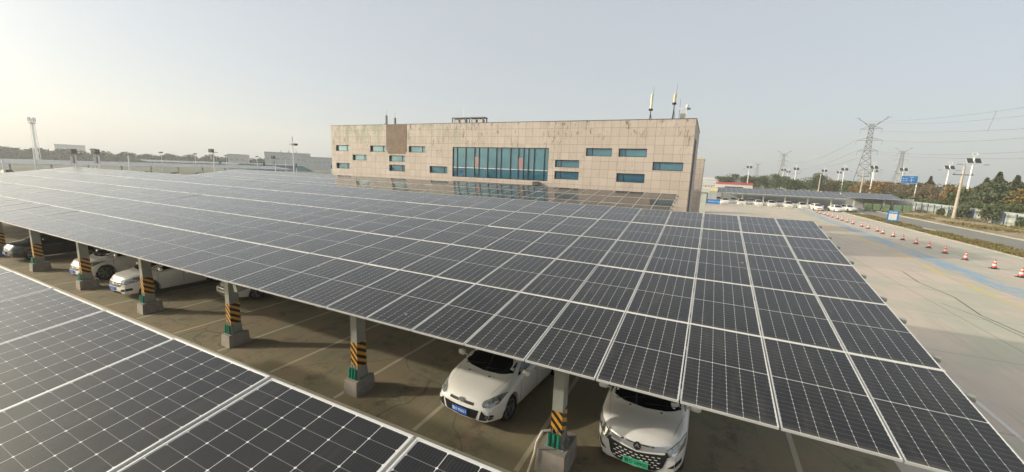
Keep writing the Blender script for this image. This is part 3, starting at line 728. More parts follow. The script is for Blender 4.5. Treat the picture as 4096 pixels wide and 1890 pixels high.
def decal(bvh,poly,d,eps=.006,cell=.05,th=0):
    d=Vector(d).normalized(); P=[Vector(p) for p in poly]
    c=sum(P,Vector())/len(P)
    nrm=d; u=nrm.orthogonal().normalized()
    up=Vector((0,0,1)); u=(up-up.dot(nrm)*nrm)
    u=u.normalized() if u.length>.1 else Vector((0,1,0)); w=nrm.cross(u)
    bm=bmesh.new(); bm.faces.new([bm.verts.new(p-(p-c).dot(nrm)*nrm) for p in P])
    for ax in (u,w):
        vals=[(p-c).dot(ax) for p in P]; lo,hi=min(vals),max(vals); k=math.floor(lo/cell)+1
        while k*cell<hi-.002:
            bmesh.ops.bisect_plane(bm,geom=bm.verts[:]+bm.edges[:]+bm.faces[:],plane_co=c+ax*k*cell,plane_no=ax); k+=1
    bmesh.ops.triangulate(bm,faces=bm.faces[:])
    mb=MB(); bm.verts.ensure_lookup_table(); bm.verts.index_update()
    ok=True; last=None
    for v in bm.verts:
        hit=bvh.ray_cast(v.co-d*4,d,8)
        if hit[0] is None: q=last if last is not None else v.co
        else: q=hit[0]-d*eps; last=q
        mb.v.append(tuple(q))
    for f in bm.faces: mb.f.append(tuple(x.index for x in f.verts)); mb.m.append(0)
    bm.free()
    if th:
        n=len(mb.v); base=list(mb.f)
    return mb
def wheel(r,w,parent,loc,side,spokes,twin):
    e=link('wheel',None,parent,loc)
    h=w/2; T=MB().lathe([(r-.11,-h*.7),(r-.05,-h),(r-.012,-h*.82),(r,-h*.4),(r,h*.4),(r-.012,h*.82),(r-.05,h),(r-.11,h*.7)],32,axis='x')
    T.build('tyre',M['rubber'],e,smooth=50)
    mb=MB(); s=side; ri=r-.10
    mb.lathe([(ri+.015,s*h*.75),(ri-.012,s*h*.80),(ri-.02,s*h*.55),(ri-.02,-s*h*.5)],32,axis='x')
    for k in range(spokes):
        a=2*math.pi*k/spokes
        for o in ((-.10,.10) if twin else (0,)):
            ww=.016 if twin else .028
            a0,a1=a+o*.7,a+o*1.6
            p0=Vector((s*h*.62,math.cos(a0)*.045,math.sin(a0)*.045)); p1=Vector((s*h*.74,math.cos(a1)*(ri-.008),math.sin(a1)*(ri-.008)))
            t=Vector((0,-math.sin(a),math.cos(a)))*ww; dd=Vector((s*.03,0,0))
            vs=[p0-t,p0+t,p1+t,p1-t]; mb.add(vs+[v-dd for v in vs],[(0,1,2,3),(4,7,6,5),(0,4,5,1),(1,5,6,2),(2,6,7,3),(3,7,4,0)])
    mb.lathe([(0,s*h*.70),(.05,s*h*.68),(.058,s*h*.4),(0,s*h*.4)],16,axis='x')
    mb.build('rim',M['rim'],e,smooth=35)
    MB().lathe([(0,s*h*.1),(ri-.03,s*h*.1),(ri-.03,s*h*.05),(0,s*h*.05)],20,axis='x').build('brake_disc',M['darksteel'],e)
    return e
def text_mesh(s,size,parent,mat,loc,rot,name='plate_number'):
    cu=bpy.data.curves.new(name,'FONT'); cu.body=s; cu.size=size; cu.align_x='CENTER'; cu.align_y='CENTER'; cu.extrude=.001; cu.space_character=1.0
    o=bpy.data.objects.new('tmp_text',cu); COL.objects.link(o); dg=bpy.context.evaluated_depsgraph_get()
    me=bpy.data.meshes.new_from_object(o.evaluated_get(dg)); bpy.data.objects.remove(o)
    me.materials.clear(); me.materials.append(mat)
    q=link(name,me,parent,loc); q.rotation_euler=rot; return q
def make_car(kind,label,loc,rz,paint,style='plain',plate=None,group=None,tiny=False):
    K=KINDS[kind]; L,W=K['L'],K['W']/2
    t=thing('parked_car',label,'car',loc,rz,group)
    mb=car_body(K); body=mb.build('body',paint,t,smooth=40)
    def grow(poly,f):
        c=sum((Vector(p) for p in poly),Vector())/len(poly); return [tuple(c+(Vector(p)-c)*f) for p in poly]
    bvh=BVHTree.FromPolygons([Vector(v) for v in mb.v],mb.f)
    D=lambda nm,poly,d,mat,eps=.006,cell=.06,parent=t: decal(bvh,poly,d,eps,cell).build(nm,mat,parent,smooth=1)
    F=(0,1,0)
    zc=interp(K['top'],K['cowl']); zr=K['roof']
    bw=W*.80; tw=W*.60
    D('windscreen',[(-bw,0,zc+.03),(-bw*.55,0,zc+.0),(0,0,zc-.015+.02),(bw*.55,0,zc),(bw,0,zc+.03),(tw+.04,0,zr-.05),(tw*.5,0,zr-.02),(-tw*.5,0,zr-.02),(-tw-.04,0,zr-.05)],(0,1,-.35),M['carglass'],.008) if False else None
    # windscreen seen from the front
    D('windscreen',[(-bw,0,zc+.065),(-bw*.6,0,zc+.03),(0,0,zc+.015),(bw*.6,0,zc+.03),(bw,0,zc+.065),(tw+.05,0,zr-.075),(tw*.5,0,zr-.04),(-tw*.5,0,zr-.04),(-tw-.05,0,zr-.075)],F,M['carglass'],.008)
    D('rear_window',[(-bw*.85,0,zc+.06),(bw*.85,0,zc+.06),(tw,0,zr-.10),(-tw,0,zr-.10)],(0,-1,0),M['carglass'],.008)
    b0=K['cowl']+.32; b1=K['r0']+.05
    for s in (-1,1):
        bz=lambda y:interp(K['belt'],y)+.035
        D('side_window',[(0,b0,bz(b0)+.0),(0,b1+.05,bz(b1)),(0,b1+.05,K['roof']-.10),(0,b1-.12,K['roof']-.13)],(-s,0,0),M['carglass'],.006)
        D('side_window',[(0,b1+.12,bz(b1)),(0,K['r1']-.15,bz(3)),(0,K['r1']+.05,bz(3)+.12),(0,K['r1']-.25,K['roof']-.13),(0,b1+.12,K['roof']-.10)],(-s,0,0),M['carglass'],.006)
        for yd in (b0+.02,b1+.08,K['wy'][1]-.42) if not tiny else ():
            D('door_seam',[(0,yd,K['zf']+.14),(0,yd+.012,K['zf']+.14),(0,yd+.03,bz(yd)-.04),(0,yd+.018,bz(yd)-.04)],(-s,0,0),M['black'],.003,.12)
        if not tiny:
            for yd in (b1-.10,K['wy'][1]-.40):
                m2=MB(); m2.box(s*(W-.005),s*(W+.028),yd,yd+.16,bz(yd)-.14,bz(yd)-.115); m2.build('door_handle',paint,t)
        # mirror
        ym=b0+.10; zm=bz(b0)+.10; m2=MB(); T=Matrix.Translation((s*(W+.10),ym,zm))
        for k,(sx,sy,sz) in enumerate(((.11,.055,.075),)):
            pr=[]; nn=10
            vs=[];fs=[]
            for i in range(7):
                a=-math.pi/2+math.pi*i/6
                for j in range(12):
                    b_=2*math.pi*j/12; ex=lambda v:math.copysign(abs(v)**.6,v)
                    vs.append(T@Vector((sx*ex(math.cos(a))*ex(math.cos(b_)),sy*ex(math.sin(a)),sz*ex(math.cos(a))*ex(math.sin(b_)))))
            for i in range(6):
                for j in range(12): fs.append((i*12+j,i*12+(j+1)%12,(i+1)*12+(j+1)%12,(i+1)*12+j))
            m2.add(vs,fs)
        m2.tube((s*(W-.06),ym+.02,zm-.05),(s*(W+.03),ym,zm-.02),.022,.022,8)
        mr=m2.build('door_mirror',paint,t,smooth=50)
        MB().box(s*(W+.10)-.085,s*(W+.10)+.085,ym+.050,ym+.058,zm-.05,zm+.05).build('mirror_glass',M['chrome'],mr)
        for wy in K['wy']:
            wheel(K['wr'],.20,t,(s*(W-.115),wy,K['wr']),s,5 if style!='crossover' else 6,True)
    # wheelhouse liner / underbody so nothing is seen through
    MB().box(-W*.72,W*.72,.25,L-.25,K['zf']+.02,K['zf']+.10).build('underbody',M['black'],t)
    if tiny or style=='plain':
        zb=.5
        D('grille',[(-.40,0,zb-.04),(.40,0,zb-.04),(.46,0,zb+.10),(-.46,0,zb+.10)],F,M['black'])
        for s in (-1,1):
            D('headlight',[(s*.50,0,.58),(s*.86,0,.62),(s*.84,0,.74),(s*.55,0,.68)],(-s*.35,1,-.1),M['lampglass'],.008)
        if kind=='sedan':
            D('bumper_intake',[(-.5,0,.27),(.5,0,.27),(.42,0,.36),(-.42,0,.36)],F,M['black'])
            D('chrome_strip',[(-.43,0,.61),(.43,0,.61),(.43,0,.625),(-.43,0,.625)],F,M['chrome'],.010)
    PL={}
    if style=='focus':
        D('bumper_intake',[(-.42,0,.29),(.42,0,.29),(.50,0,.53),(-.50,0,.53)],F,M['black'],.008,.05)
        for s in (-1,1):
            D('bumper_vent',[(s*.50,0,.28),(s*.80,0,.33),(s*.56,0,.54)],F,M['black'],.008,.05)
            for q in range(3):
                z=.335+q*.055; D('vent_slat',[(s*(.51+.012*q),0,z),(s*(.74-.09*q),0,z+.015),(s*(.74-.09*q),0,z+.023),(s*(.51+.012*q),0,z+.008)],F,M['darksteel'],.014,.06)
            hl=D('headlight',[(s*.50,.18,.605),(s*.56,.15,.565),(s*.72,.22,.585),(s*.84,.38,.665),(s*.885,.72,.83),(s*.80,.60,.80),(s*.62,.36,.715),(s*.52,.25,.67)],(-s*.30,.72,-.62),M['lampglass'],.010,.05)
            D('headlight_reflector',[(s*.60,.2,.61),(s*.70,.28,.625),(s*.72,.3,.68),(s*.63,.28,.675)],(-s*.30,.72,-.62),M['chrome'],.014,.05,hl)
            D('headlight_reflector',[(s*.74,.32,.65),(s*.81,.42,.69),(s*.81,.48,.74),(s*.75,.42,.72)],(-s*.30,.72,-.62),M['chrome'],.014,.05,hl)
            fg=D('fog_lamp',[(s*.70+.045*math.cos(a)*1.3,0,.405+.045*math.sin(a)) for a in [k*.63 for k in range(10)]],F,M['chrome'],.012,.04)
            D('fog_surround',[(s*.70+.075*math.cos(a)*1.3,0,.405+.055*math.sin(a)) for a in [k*.63 for k in range(10)]],F,M['black'],.008,.04)
        D('grille_bar',[(-.36,0,.612),(.36,0,.612),(.34,0,.655),(-.34,0,.655)],F,M['black'],.009,.05)
        D('chrome_strip',[(-.35,0,.618),(.35,0,.618),(.35,0,.630),(-.35,0,.630)],F,M['chrome'],.014,.05)
        D('badge',[(.10*math.cos(a),0,.655+.045*math.sin(a)) for a in [k*.4487 for k in range(14)]],F,M['chrome'],.016,.04)
        D('badge_field',[(.082*math.cos(a),0,.655+.034*math.sin(a)) for a in [k*.4487 for k in range(14)]],F,M['darksteel'],.019,.04)
        D('bumper_lip_line',[(-.62,0,.245),(.62,0,.245),(.62,0,.258),(-.62,0,.258)],F,M['darksteel'],.006,.06)
        for x in (-.34,.26): MB().box(x-.02,x+.02,.80,.825,.955,.975).build('washer_jet',M['black'],t)
        D('bonnet_seam_strip',[(-.60,.4,.9),(-.605,.4,.9),(-.72,1.05,1.0),(-.715,1.05,1.0)],(0,0,-1),M['darksteel'],.002,.08)
        D('bonnet_seam_strip',[(.60,.4,.9),(.605,.4,.9),(.72,1.05,1.0),(.715,1.05,1.0)],(0,0,-1),M['darksteel'],.002,.08)
        PL=dict(z=.43,y=-.018,h=.14,w=.44)
    if style=='ev':
        D('grille',[(-.50,0,.42),(-.36,0,.30),(.36,0,.30),(.50,0,.42),(.60,0,.72),(.50,0,.67),(0,0,.61),(-.50,0,.67),(-.60,0,.72)],F,M['black'],.009,.05)
        gm=None
        for r_ in range(5):
            for c_ in range(9):
                x=(c_-4)*.105+(.05 if r_%2 else 0); z=.36+r_*.05+abs(x)*.10
                if abs(x)<.46: D('grille_stud',[(x-.034,0,z-.004),(x+.02,0,z-.008),(x+.034,0,z+.006),(x-.02,0,z+.008)],F,M['lamppole'],.016,.08)
        D('grille_band',[(-.56,0,.73),(0,0,.63),(.56,0,.73),(.52,0,.795),(0,0,.73),(-.52,0,.795)],F,M['greypaint'],.012,.05)
        D('chrome_strip',[(-.62,0,.805),(-.3,0,.76),(0,0,.745),(.3,0,.76),(.62,0,.805),(.62,0,.828),(.3,0,.786),(0,0,.771),(-.3,0,.786),(-.62,0,.828)],F,M['chrome'],.015,.05)
        D('badge',[(.075*math.cos(a),0,.725+.075*math.sin(a)) for a in [k*.4487 for k in range(14)]],F,M['black'],.020,.04)
        D('badge_mark',[(0,0,.78),(-.05,0,.70),(-.02,0,.70),(0,0,.74),(.02,0,.70),(.05,0,.70)],F,M['chrome'],.024,.04)
        for s in (-1,1):
            D('headlight_surround',grow([(s*.55,.10,.75),(s*.60,.10,.66),(s*.74,.22,.69),(s*.86,.40,.79),(s*.87,.62,.93),(s*.74,.36,.86)],1.16),(-s*.35,.8,-.5),M['black'],.006,.05)
            hl=D('headlight',[(s*.55,.10,.75),(s*.60,.10,.66),(s*.74,.22,.69),(s*.86,.40,.79),(s*.87,.62,.93),(s*.74,.36,.86)],(-s*.35,.8,-.5),M['lampglass'],.010,.05)
            D('headlight_bezel',[(s*.60,.12,.635),(s*.70,.2,.655),(s*.74,.25,.70),(s*.62,.18,.68)],(-s*.35,.8,-.5),M['chrome'],.014,.05,hl)
            D('headlight_bezel',[(s*.76,.3,.71),(s*.82,.4,.76),(s*.82,.46,.80),(s*.76,.36,.76)],(-s*.35,.8,-.5),M['chrome'],.014,.05,hl)
            D('bumper_vent',[(s*.60,0,.42),(s*.88,.2,.46),(s*.87,.2,.55),(s*.74,.1,.53)],(-s*.3,1,0),M['black'],.008,.05)
        D('bumper_intake',[(-.62,0,.245),(.62,0,.245),(.46,0,.285),(-.46,0,.285)],F,M['black'],.006,.06)
        for x in (-.30,.34): MB().box(x-.02,x+.02,.84,.865,1.065,1.085).build('washer_jet',M['black'],t)
        for s in (-1,1):
            D('bonnet_seam_strip',[(s*.62,.35,.9),(s*.625,.35,.9),(s*.78,1.05,1.1),(s*.775,1.05,1.1)],(0,0,-1),M['darksteel'],.002,.08)
        PL=dict(z=.40,y=-.045,h=.14,w=.48)
    if style=='crossover':
        dk=paint is M['blackpaint']; lampm=M['lampdark'] if dk else M['lampglass']
        D('grille',[(-.46,0,.56),(.46,0,.56),(.56,0,.70),(.54,0,.85),(.3,0,.83),(-.3,0,.83),(-.54,0,.85),(-.56,0,.70)],F,M['black'],.009,.05)
        D('chrome_strip',[(-.50,0,.66),(.50,0,.66),(.50,0,.68),(-.50,0,.68)],F,M['chrome'],.014,.05)
        D('chrome_strip',[(-.46,0,.755),(.46,0,.755),(.46,0,.77),(-.46,0,.77)],F,M['chrome'],.014,.05)
        D('badge',[(.07*math.cos(a),0,.69+.06*math.sin(a)) for a in [k*.63 for k in range(10)]],F,M['chrome'],.018,.04)
        for s in (-1,1):
            D('headlight_surround',grow([(s*.54,.10,.72),(s*.72,.18,.70),(s*.86,.42,.80),(s*.88,.80,.95),(s*.74,.42,.90),(s*.56,.15,.83)],1.14),(-s*.35,.8,-.45),M['black'],.006,.05)
            D('headlight',[(s*.54,.10,.72),(s*.72,.18,.70),(s*.86,.42,.80),(s*.88,.80,.95),(s*.74,.42,.90),(s*.56,.15,.83)],(-s*.35,.8,-.45),lampm,.010,.05)
            D('bumper_vent',[(s*.50,0,.36),(s*.86,.2,.42),(s*.84,.2,.52),(s*.56,0,.46)],(-s*.3,1,0),M['black'],.008,.05)
        D('bumper_intake',[(-.55,0,.27),(.55,0,.27),(.45,0,.37),(-.45,0,.37)],F,M['black'],.006,.06)
        if not dk: D('skid_trim',[(-.6,0,.235),(.6,0,.235),(.55,0,.262),(-.55,0,.262)],F,M['chrome'],.010,.06)
        PL=dict(z=.48,y=-.02,h=.14,w=.44)
    if plate and PL:
        bk,col,txt,tm=plate
        hit=bvh.ray_cast(Vector((0,-3,PL['z'])),Vector((0,1,0)),6); y=(hit[0].y if hit[0] else 0)-.030
        e=MB().box(-PL['w']/2,PL['w']/2,0,.012,-.07,.07).build('number_plate',col,t,loc=(0,y,PL['z']))
        text_mesh(txt,.098,e,tm,(0,-.003,-.004),(R(90),0,0))
    if not tiny:
        # wipers
        for x0,x1 in ((-.62,-.05),(.0,.60)):
            ht=[]
            for x in (x0,x1):
                h=bvh.ray_cast(Vector((x,K['cowl']+(.10 if x==x0 else .22),3)),Vector((0,0,-1)),5); ht.append(h[0]+Vector((0,0,.015)) if h[0] else None)
            if all(ht): MB().tube(ht[0],ht[1],.008,.006,6).build('wiper',M['black'],t)
    return t
LU='\u9c81'
focus=make_car('hatch','white hatchback with blue number plate, just left of the nearest striped post',(-8.10,1.72,0),R(-5),M['whitepaint'],'focus',('p',M['plateblue'],LU+'E\u00b790631',M['platewhite']))
ev=make_car('suv','white electric car with green number plate, right of the nearest striped post',(-4.14,2.0,0),0,M['whitepaint'],'ev',('p',M['plategreen'],LU+'D\u00b728900',M['plateblack']))
cr=make_car('suv','white crossover with long swept headlamps, beside the third striped post from the left',(-25.45,1.62,0),0,M['whitepaint'],'crossover',('p',M['plateblue'],'',M['platewhite']))
su=make_car('suv','white off-roader with chrome grille, partly behind the second full post from the left',(-30.0,1.75,0),0,M['whitepaint'],'crossover',('p',M['plateblue'],'',M['platewhite']))
bk=make_car('suv','black car parked at the far left edge under the carport',(-37.5,1.35,0),0,M['blackpaint'],'crossover',('p',M['plateblue'],'',M['platewhite']))
se=make_car('sedan','silver white sedan parked deeper in the shade behind a striped post',(-21.5,3.75,0),0,M['whitepaint'],'plain')
# far cars
tiny_s=make_car('sedan','x',(0,0,0),0,M['whitepaint'],tiny=True); tiny_h=make_car('hatch','x',(0,0,0),0,M['whitepaint'],tiny=True); tiny_g=make_car('sedan','x',(0,0,0),0,M['greypaint'],tiny=True); tiny_u=make_car('suv','x',(0,0,0),0,M['blackpaint'],tiny=True)
ordn=['first','second','third','fourth','fifth','sixth','seventh','eighth','ninth','tenth','eleventh','twelfth','thirteenth','fourteenth','fifteenth','sixteenth','seventeenth','eighteenth','nineteenth','twentieth']
used=set()
def place(src,x,y,rz,label,group):
    if src.name not in used:
        used.add(src.name); src.location=(x,y,0); src.rotation_euler=(0,0,rz); src['label']=label; src['group']=group; return
    dup(src,(x,y,0),rz,label,group)
for k,x in enumerate((.6,4.0,7.6,10.2,13.5,16.2)):
    place(tiny_s if k%2 else tiny_h,x,102.6,0,'%s white car from the left behind the picket fence'%ordn[k],'cars in the front row behind the white fence')
place(tiny_h,18.6,100.3,R(4),'white car standing just right of the white picket fence end','cars at the open end of the far carport')
place(tiny_s,22.1,99.6,R(8),'white car with open tail at the right end of the far front row','cars at the open end of the far carport')
place(tiny_s,25.6,104.2,R(20),'white car half under the right end of the far carport','cars at the open end of the far carport')
for k,x in enumerate((-.8,2.6,6.6,9.4,12.6,15.6,18.8)):
    place((tiny_g,tiny_s,tiny_s,tiny_u,tiny_s,tiny_g,tiny_g)[k],x,108.6,0,'%s car from the left in the shaded back row of the far right carport'%ordn[k],'cars in the shaded back row of the far carport')
for k in range(12):
    place((tiny_g,tiny_s,tiny_u,tiny_s)[k%4],-156,14+k*6.6+rnd.uniform(-.8,.8),R(-90)+0,'%s tiny car from the left under the long pale far left carport'%ordn[k],'cars under the long pale carport at far left')
for k in range(8):
    place((tiny_s,tiny_u,tiny_g)[k%3],-176+k*6.2,140.5+k*1.3,R(12),'%s tiny car from the left under the carport beside the tan building'%ordn[k],'cars below the pale carport beside the tan building')
# ------------------------------------------------------------------ cones
def cone():
    t=thing('traffic_cone','x','traffic cone')
    mb=MB(); mb.frus(-.21,.21,-.21,.21,0,-.19,.19,-.19,.19,.045); mb.lathe([(.17,.045),(.16,.10),(.152,.11)],20); mb.build('cone_base',M['black'],t)
    mb=MB(); mb.lathe([(.150,.11),(.125,.23)],20); mb.lathe([(.095,.38),(.070,.50)],20); mb.lathe([(.05,.60),(.032,.70),(.028,.70),(0,.69)],20); mb.build('cone_body',M['red'],t,smooth=1)
    mb=MB(); mb.lathe([(.151,.105),(.150,.11),(.126,.225),(.125,.23),(.095,.38)],20); mb.lathe([(.0705,.50),(.0505,.60)],20); mb.build('reflective_band',M['white'],t,smooth=1)
    return t
c0=cone(); ys=[28.6,31.5,34.6,37.6,41.2,44.6,47.8,50.5,53.5,56.3,59.1,61.8,65.0,67.8,71.0,73.8,76.7,79.7,82.4,85.2,88.2,91.2,94.4]
for k,y in enumerate(ys):
    lab='%s red and white traffic cone of the row from the front'%(ordn[k] if k<20 else ('twenty-first','twenty-second','twenty-third')[k-20])
    if k==0: c0.location=(17.0,y,0); c0['label']=lab; c0['group']='traffic cones along the lane'
    else: dup(c0,(16.9+.15*rnd.uniform(-1,1),y,0),rnd.uniform(0,.8),lab,'traffic cones along the lane')
# ------------------------------------------------------------------ poles, lamps
def solar_lamp(loc,h,label,rz=0,big=True,grp='solar street lamps along the road beyond the wall'):
    t=thing('solar_street_lamp',label,'street lamp',loc,rz,grp)
    MB().tube((0,0,0),(0,0,h+.6),.24,.15,10).build('pole',M['lamppole'],t)
    for s in (-1,1):
        T=Matrix.Translation((s*.74,0,h))@Matrix.Rotation(R(58),4,'X')
        mb=MB(); mb.box(-.62,.62,-.72,.72,0,.05,mat=T); p=mb.build('solar_panel_frame',M['lamppole'],t)
        mb=MB(); mb.box(-.58,.58,-.68,.68,.051,.06,mat=T); mb.build('panel_face',M['roofpanel'],p)
        mb=MB(); T2=T; mb.box(-.58,.58,-.68,.68,-.02,-.002,mat=T2); mb.build('panel_back',M['roofpanel'],p)
    mb=MB(); n=16
    mb.lathe([(.5,-.04),(.56,0),(.5,.04),(.44,0),(.5,-.04)],18,mat=Matrix.Translation((0,0,h+1.5))@Matrix.Rotation(R(70),4,'X')); mb.tube((0,0,h+.6),(0,0,h+1.1),.05); mb.build('wind_ring',M['lamppole'],t,smooth=40)
    for s in (-1,1):
        a=MB().tube((0,0,h-1.4),(s*2.2,0,h-.9),.05,.04,6).build('lamp_arm',M['lamppole'],t)
        MB().box(s*2.5-.5,s*2.5+.5,-.14,.14,h-.92,h-.82).build('lamp_head',M['darksteel'],a)
    return t
LP=[(52,127.7,'tallest looking solar street lamp, right of the concrete utility pole'),(52,191.2,'solar street lamp with twin panels standing left of the blue road sign'),(52,227.9,'solar street lamp standing just left of the big pylon'),(52,264.1,'solar street lamp rising over the round dark green tree'),(66,173.9,'solar street lamp between the blue road sign and the concrete utility pole'),(66,208.1,'solar street lamp directly behind the blue road sign'),(66,239.2,'small solar street lamp close beside the larger one left of the road sign'),(66,296.6,'small solar street lamp between the pylon and the dark green tree')]
s0=None
for x,y,l in LP:
    if s0 is None: s0=solar_lamp((x,y,0),12.5 if x<60 else 12.1,l,R(10))
    else: dup(s0,(x,y,0),R(10)+rnd.uniform(-.15,.15),l)
for x,y,l in ((14.5,233.8,'lone solar street lamp above the red roofed shed'),(35.7,241.4,'solar street lamp with a single tilted looking panel, right of the bare poles'),(44.1,321.1,'faint small solar street lamp over the grey green trees'),(34.6,271.9,'distant solar street lamp on a leaning white pole')):
    dup(s0,(x,y,0),R(20)+rnd.uniform(-.2,.2),l)
def utility(x,y,h,label,lean=0):
    t=thing('utility_pole',label,'utility pole',(x,y,0),R(15),'concrete utility poles')
    MB().tube((0,0,0),(0,0,h),.26 if h<11 else .24,.16,12).build('pole',M['concretepole'],t)
    MB().box(-1.6,1.6,-.07,.07,h-1.6,h-1.45).build('crossarm',M['darksteel'],t)
    mb=MB()
    for k in (-1.4,0,1.4): mb.lathe([(0,h-1.2),(.05,h-1.22),(.08,h-1.3),(.05,h-1.38),(.08,h-1.45),(.0,h-1.45)],8,mat=Matrix.Translation((k,0,0)))
    mb.tube((0,0,h),(0,0,h+.5),.04); mb.build('insulators',M['darksteel'],t)
utility(38.6,98,10.0,'nearest concrete utility pole standing on the bank in front of the wall')
utility(38.5,151,10.0,'concrete utility pole just right of the pylon foot')
utility(38.5,203,10.1,'thin concrete utility pole over the far carport roof')
utility(38.5,255,12,'farthest thin utility pole near the round dark trees')
utility(74,235,13,'distant utility pole with two crossarms left of the road sign')
# pylons
def pylon(loc,H,label,rz,th=.16):
    t=thing('pylon',label,'pylon',loc,rz,'lattice power pylons')
    mb=MB(); k=H/45.
    def hw(z): z/=k; return (5.2-(5.2-1.5)*z/26. if z<26 else 1.5-(z-26)/16*.6)*k
    lv=[0,7,13,18,22,26,28.5,31,33.5,36,38.5,41]
    lv=[a*k for a in lv]
    for a,b in zip(lv,lv[1:]):
        wa,wb=hw(a),hw(b); ca=[(-wa,-wa),(wa,-wa),(wa,wa),(-wa,wa)]; cb=[(-wb,-wb),(wb,-wb),(wb,wb),(-wb,wb)]
        for i in range(4):
            j=(i+1)%4
            mb.tube((*ca[i],a),(*cb[i],b),th,th,4,cap=False)
            mb.tube((*ca[i],a),(*cb[j],b),th*.55,th*.55,4,cap=False); mb.tube((*ca[j],a),(*cb[i],b),th*.55,th*.55,4,cap=False)
            mb.tube((*cb[i],b),(*cb[j],b),th*.5,th*.5,4,cap=False)
    mb.build('tower_body',M['lattice'],t)
    mb=MB()
    for z,w in ((26,7.3),(32,9.2),(38.5,7.6)):
        z*=k; w*=k/1.0
        for s in (-1,1):
            for q in (-.6,.6):
                mb.tube((0,q,z),(s*w*.62*1.,0,z),th*.7,th*.6,4,cap=False); mb.tube((0,q,z+1.8*k),(s*w*.62,0,z),th*.6,th*.5,4,cap=False)
            mb.tube((s*w*.62,0,z),(s*w*.62,0,z-2.6*k),th*.5,th*.5,4,cap=False)
    mb.build('crossarms',M['lattice'],t)
    mb=MB(); th*=1.5
    for s in (-1,1):
        for q in (-.5,.5): mb.tube((0,q,38.5*k),(s*6.6*k,0,45*k),th*.7,th*.5,4,cap=False); mb.tube((s*2.4*k,q,41.4*k),(s*6.6*k,0,44.4*k),th*.6,th*.5,4,cap=False)
        mb.tube((s*5.6*k,0,45*k),(s*8*k,0,44.6*k),th*.5,th*.5,4,cap=False)
    mb.tube((-2.4*k,0,41.2*k),(2.4*k,0,41.2*k),th*.5,th*.5,4); mb.build('horned_top',M['lattice'],t)
pylon((71.5,275,0),41.5,'large lattice power pylon with a horned top above the trees',R(-15))
pylon((83,639,0),46,'second smaller hazy pylon left of the large one',R(-10),.28)
pylon((86,990,0),44,'faintest pylon farthest away over the round trees',R(-8),.36)
pylon((240,757,0),60,'hazy pylon behind the road lamps right of the large pylon',R(-30),.30)
def wire(a,b,sag,label,r=.045,n=24):
    mb=MB(); a=Vector(a); b=Vector(b); ps=[]
    for i in range(n+1):
        t=i/n; p=a.lerp(b,t); p.z-=sag*4*t*(1-t); ps.append(p)
    for p,q in zip(ps,ps[1:]): mb.tube(p,q,r,r,4,cap=False)
    o=mb.build('power_line',M['wire']); tag(o,label,'power line','power lines from the large pylon'); return o
ext=lambda a,b,f: tuple(Vector(a)+(Vector(b)-Vector(a))*f)
ends=[((67.3,276.2,39.6),(76.0,156,30.4),'uppermost power line running from the pylon to the upper right'),((75.4,273.8,38.5),(76.3,156,28.1),'second power line from the top right of the pylon'),
((66.7,276,35.5),(76.5,155.8,24.3),'third power line from the top right of the pylon'),((75.0,273.8,29.6),(77,155.6,22),'fourth power line from the top right of the pylon'),
((74.3,274,23.8),(77.4,155.3,18.2),'fifth power line from the top, lower right of the pylon'),((66.5,276,23.8),(77.7,155.2,16.1),'lowest power line right of the pylon')]
for a,b,l in ends:
    e=ext(a,b,1.35); e=(e[0],e[1],e[2]+1.); wire(a,e,2.6,l)
for k,(a,b) in enumerate((((66,276,29.6),(78,639,36)),((66.5,276,23.8),(79,639,30)),((74,274,23.8),(86,639,30)))):
    wire(a,b,9,'%s faint power line sinking left from the pylon'%('upper','middle','lower')[k],.06)
wire((95.4,224.2,36.8),(94.3,224.6,28.8),0,'short steep power line linking the upper and lower lines at top right',.05,2)
# ------------------------------------------------------------------ signs, fence, bins
t=thing('road_sign','blue overhead direction sign with white lettering above the trees','road sign',(48.8,150,0))
MB().tube((1.9,.4,0),(1.9,.4,9.0),.14,.12,10).tube((0,.4,8.2),(1.9,.4,8.2),.08).build('sign_post',M['lamppole'],t)
pn=MB().box(-1.75,1.75,0,.06,6.9,8.95).build('sign_panel',M['signblue'],t)
MB().box(-1.82,1.82,.012,.05,6.83,9.02).build('sign_border',M['white'],pn)
for x,z,s,tx in ((-.95,8.15,.36,'\u5357\u4e8c\u8def'),(-.95,7.55,.36,'\u5317\u4e8c\u8def'),(.45,8.55,.30,'\u6e24\u6d77\u8def'),(.75,7.75,.30,'\u4e1c\u57ce')): text_mesh(tx,s,pn,M['platewhite'],(x,-.01,z),(R(90),0,0),'sign_lettering')
mb=MB(); mb.tube((.45,-.01,7.2),(.45,-.01,8.3),.04,.04,4).tube((-.1,-.01,7.75),(.45,-.01,7.75),.04,.04,4); mb.build('sign_arrow',M['platewhite'],pn)
t=thing('notice_board','blue framed notice board with a white panel standing on the grass strip','sign',(23.9,79.2,0),R(-12)); t.scale=(.84,.84,.84)
for s in (-.62,.62): MB().tube((s,0,0),(s,0,.5),.04).build('leg',M['navy'],t)
pn=MB().box(-.8,.8,-.04,.04,.35,2.35).build('board',M['signblue'],t)
MB().box(-.58,.58,-.05,-.042,.62,1.80).build('white_panel',M['white'],pn)
text_mesh('\u505c\u8f66\u987b\u77e5',.30,pn,M['platewhite'],(0,-.05,2.08),(R(90),0,0),'board_heading')
mb=MB()
for k in range(7): mb.box(-.48,.48-.1*(k%3),-.055,-.051,.72+k*.15,.76+k*.15)
mb.build('board_text_lines',M['wallgrey'],pn)
text_mesh('P',.22,pn,M['platewhite'],(0,-.05,.48),(R(90),0,0),'board_symbol')
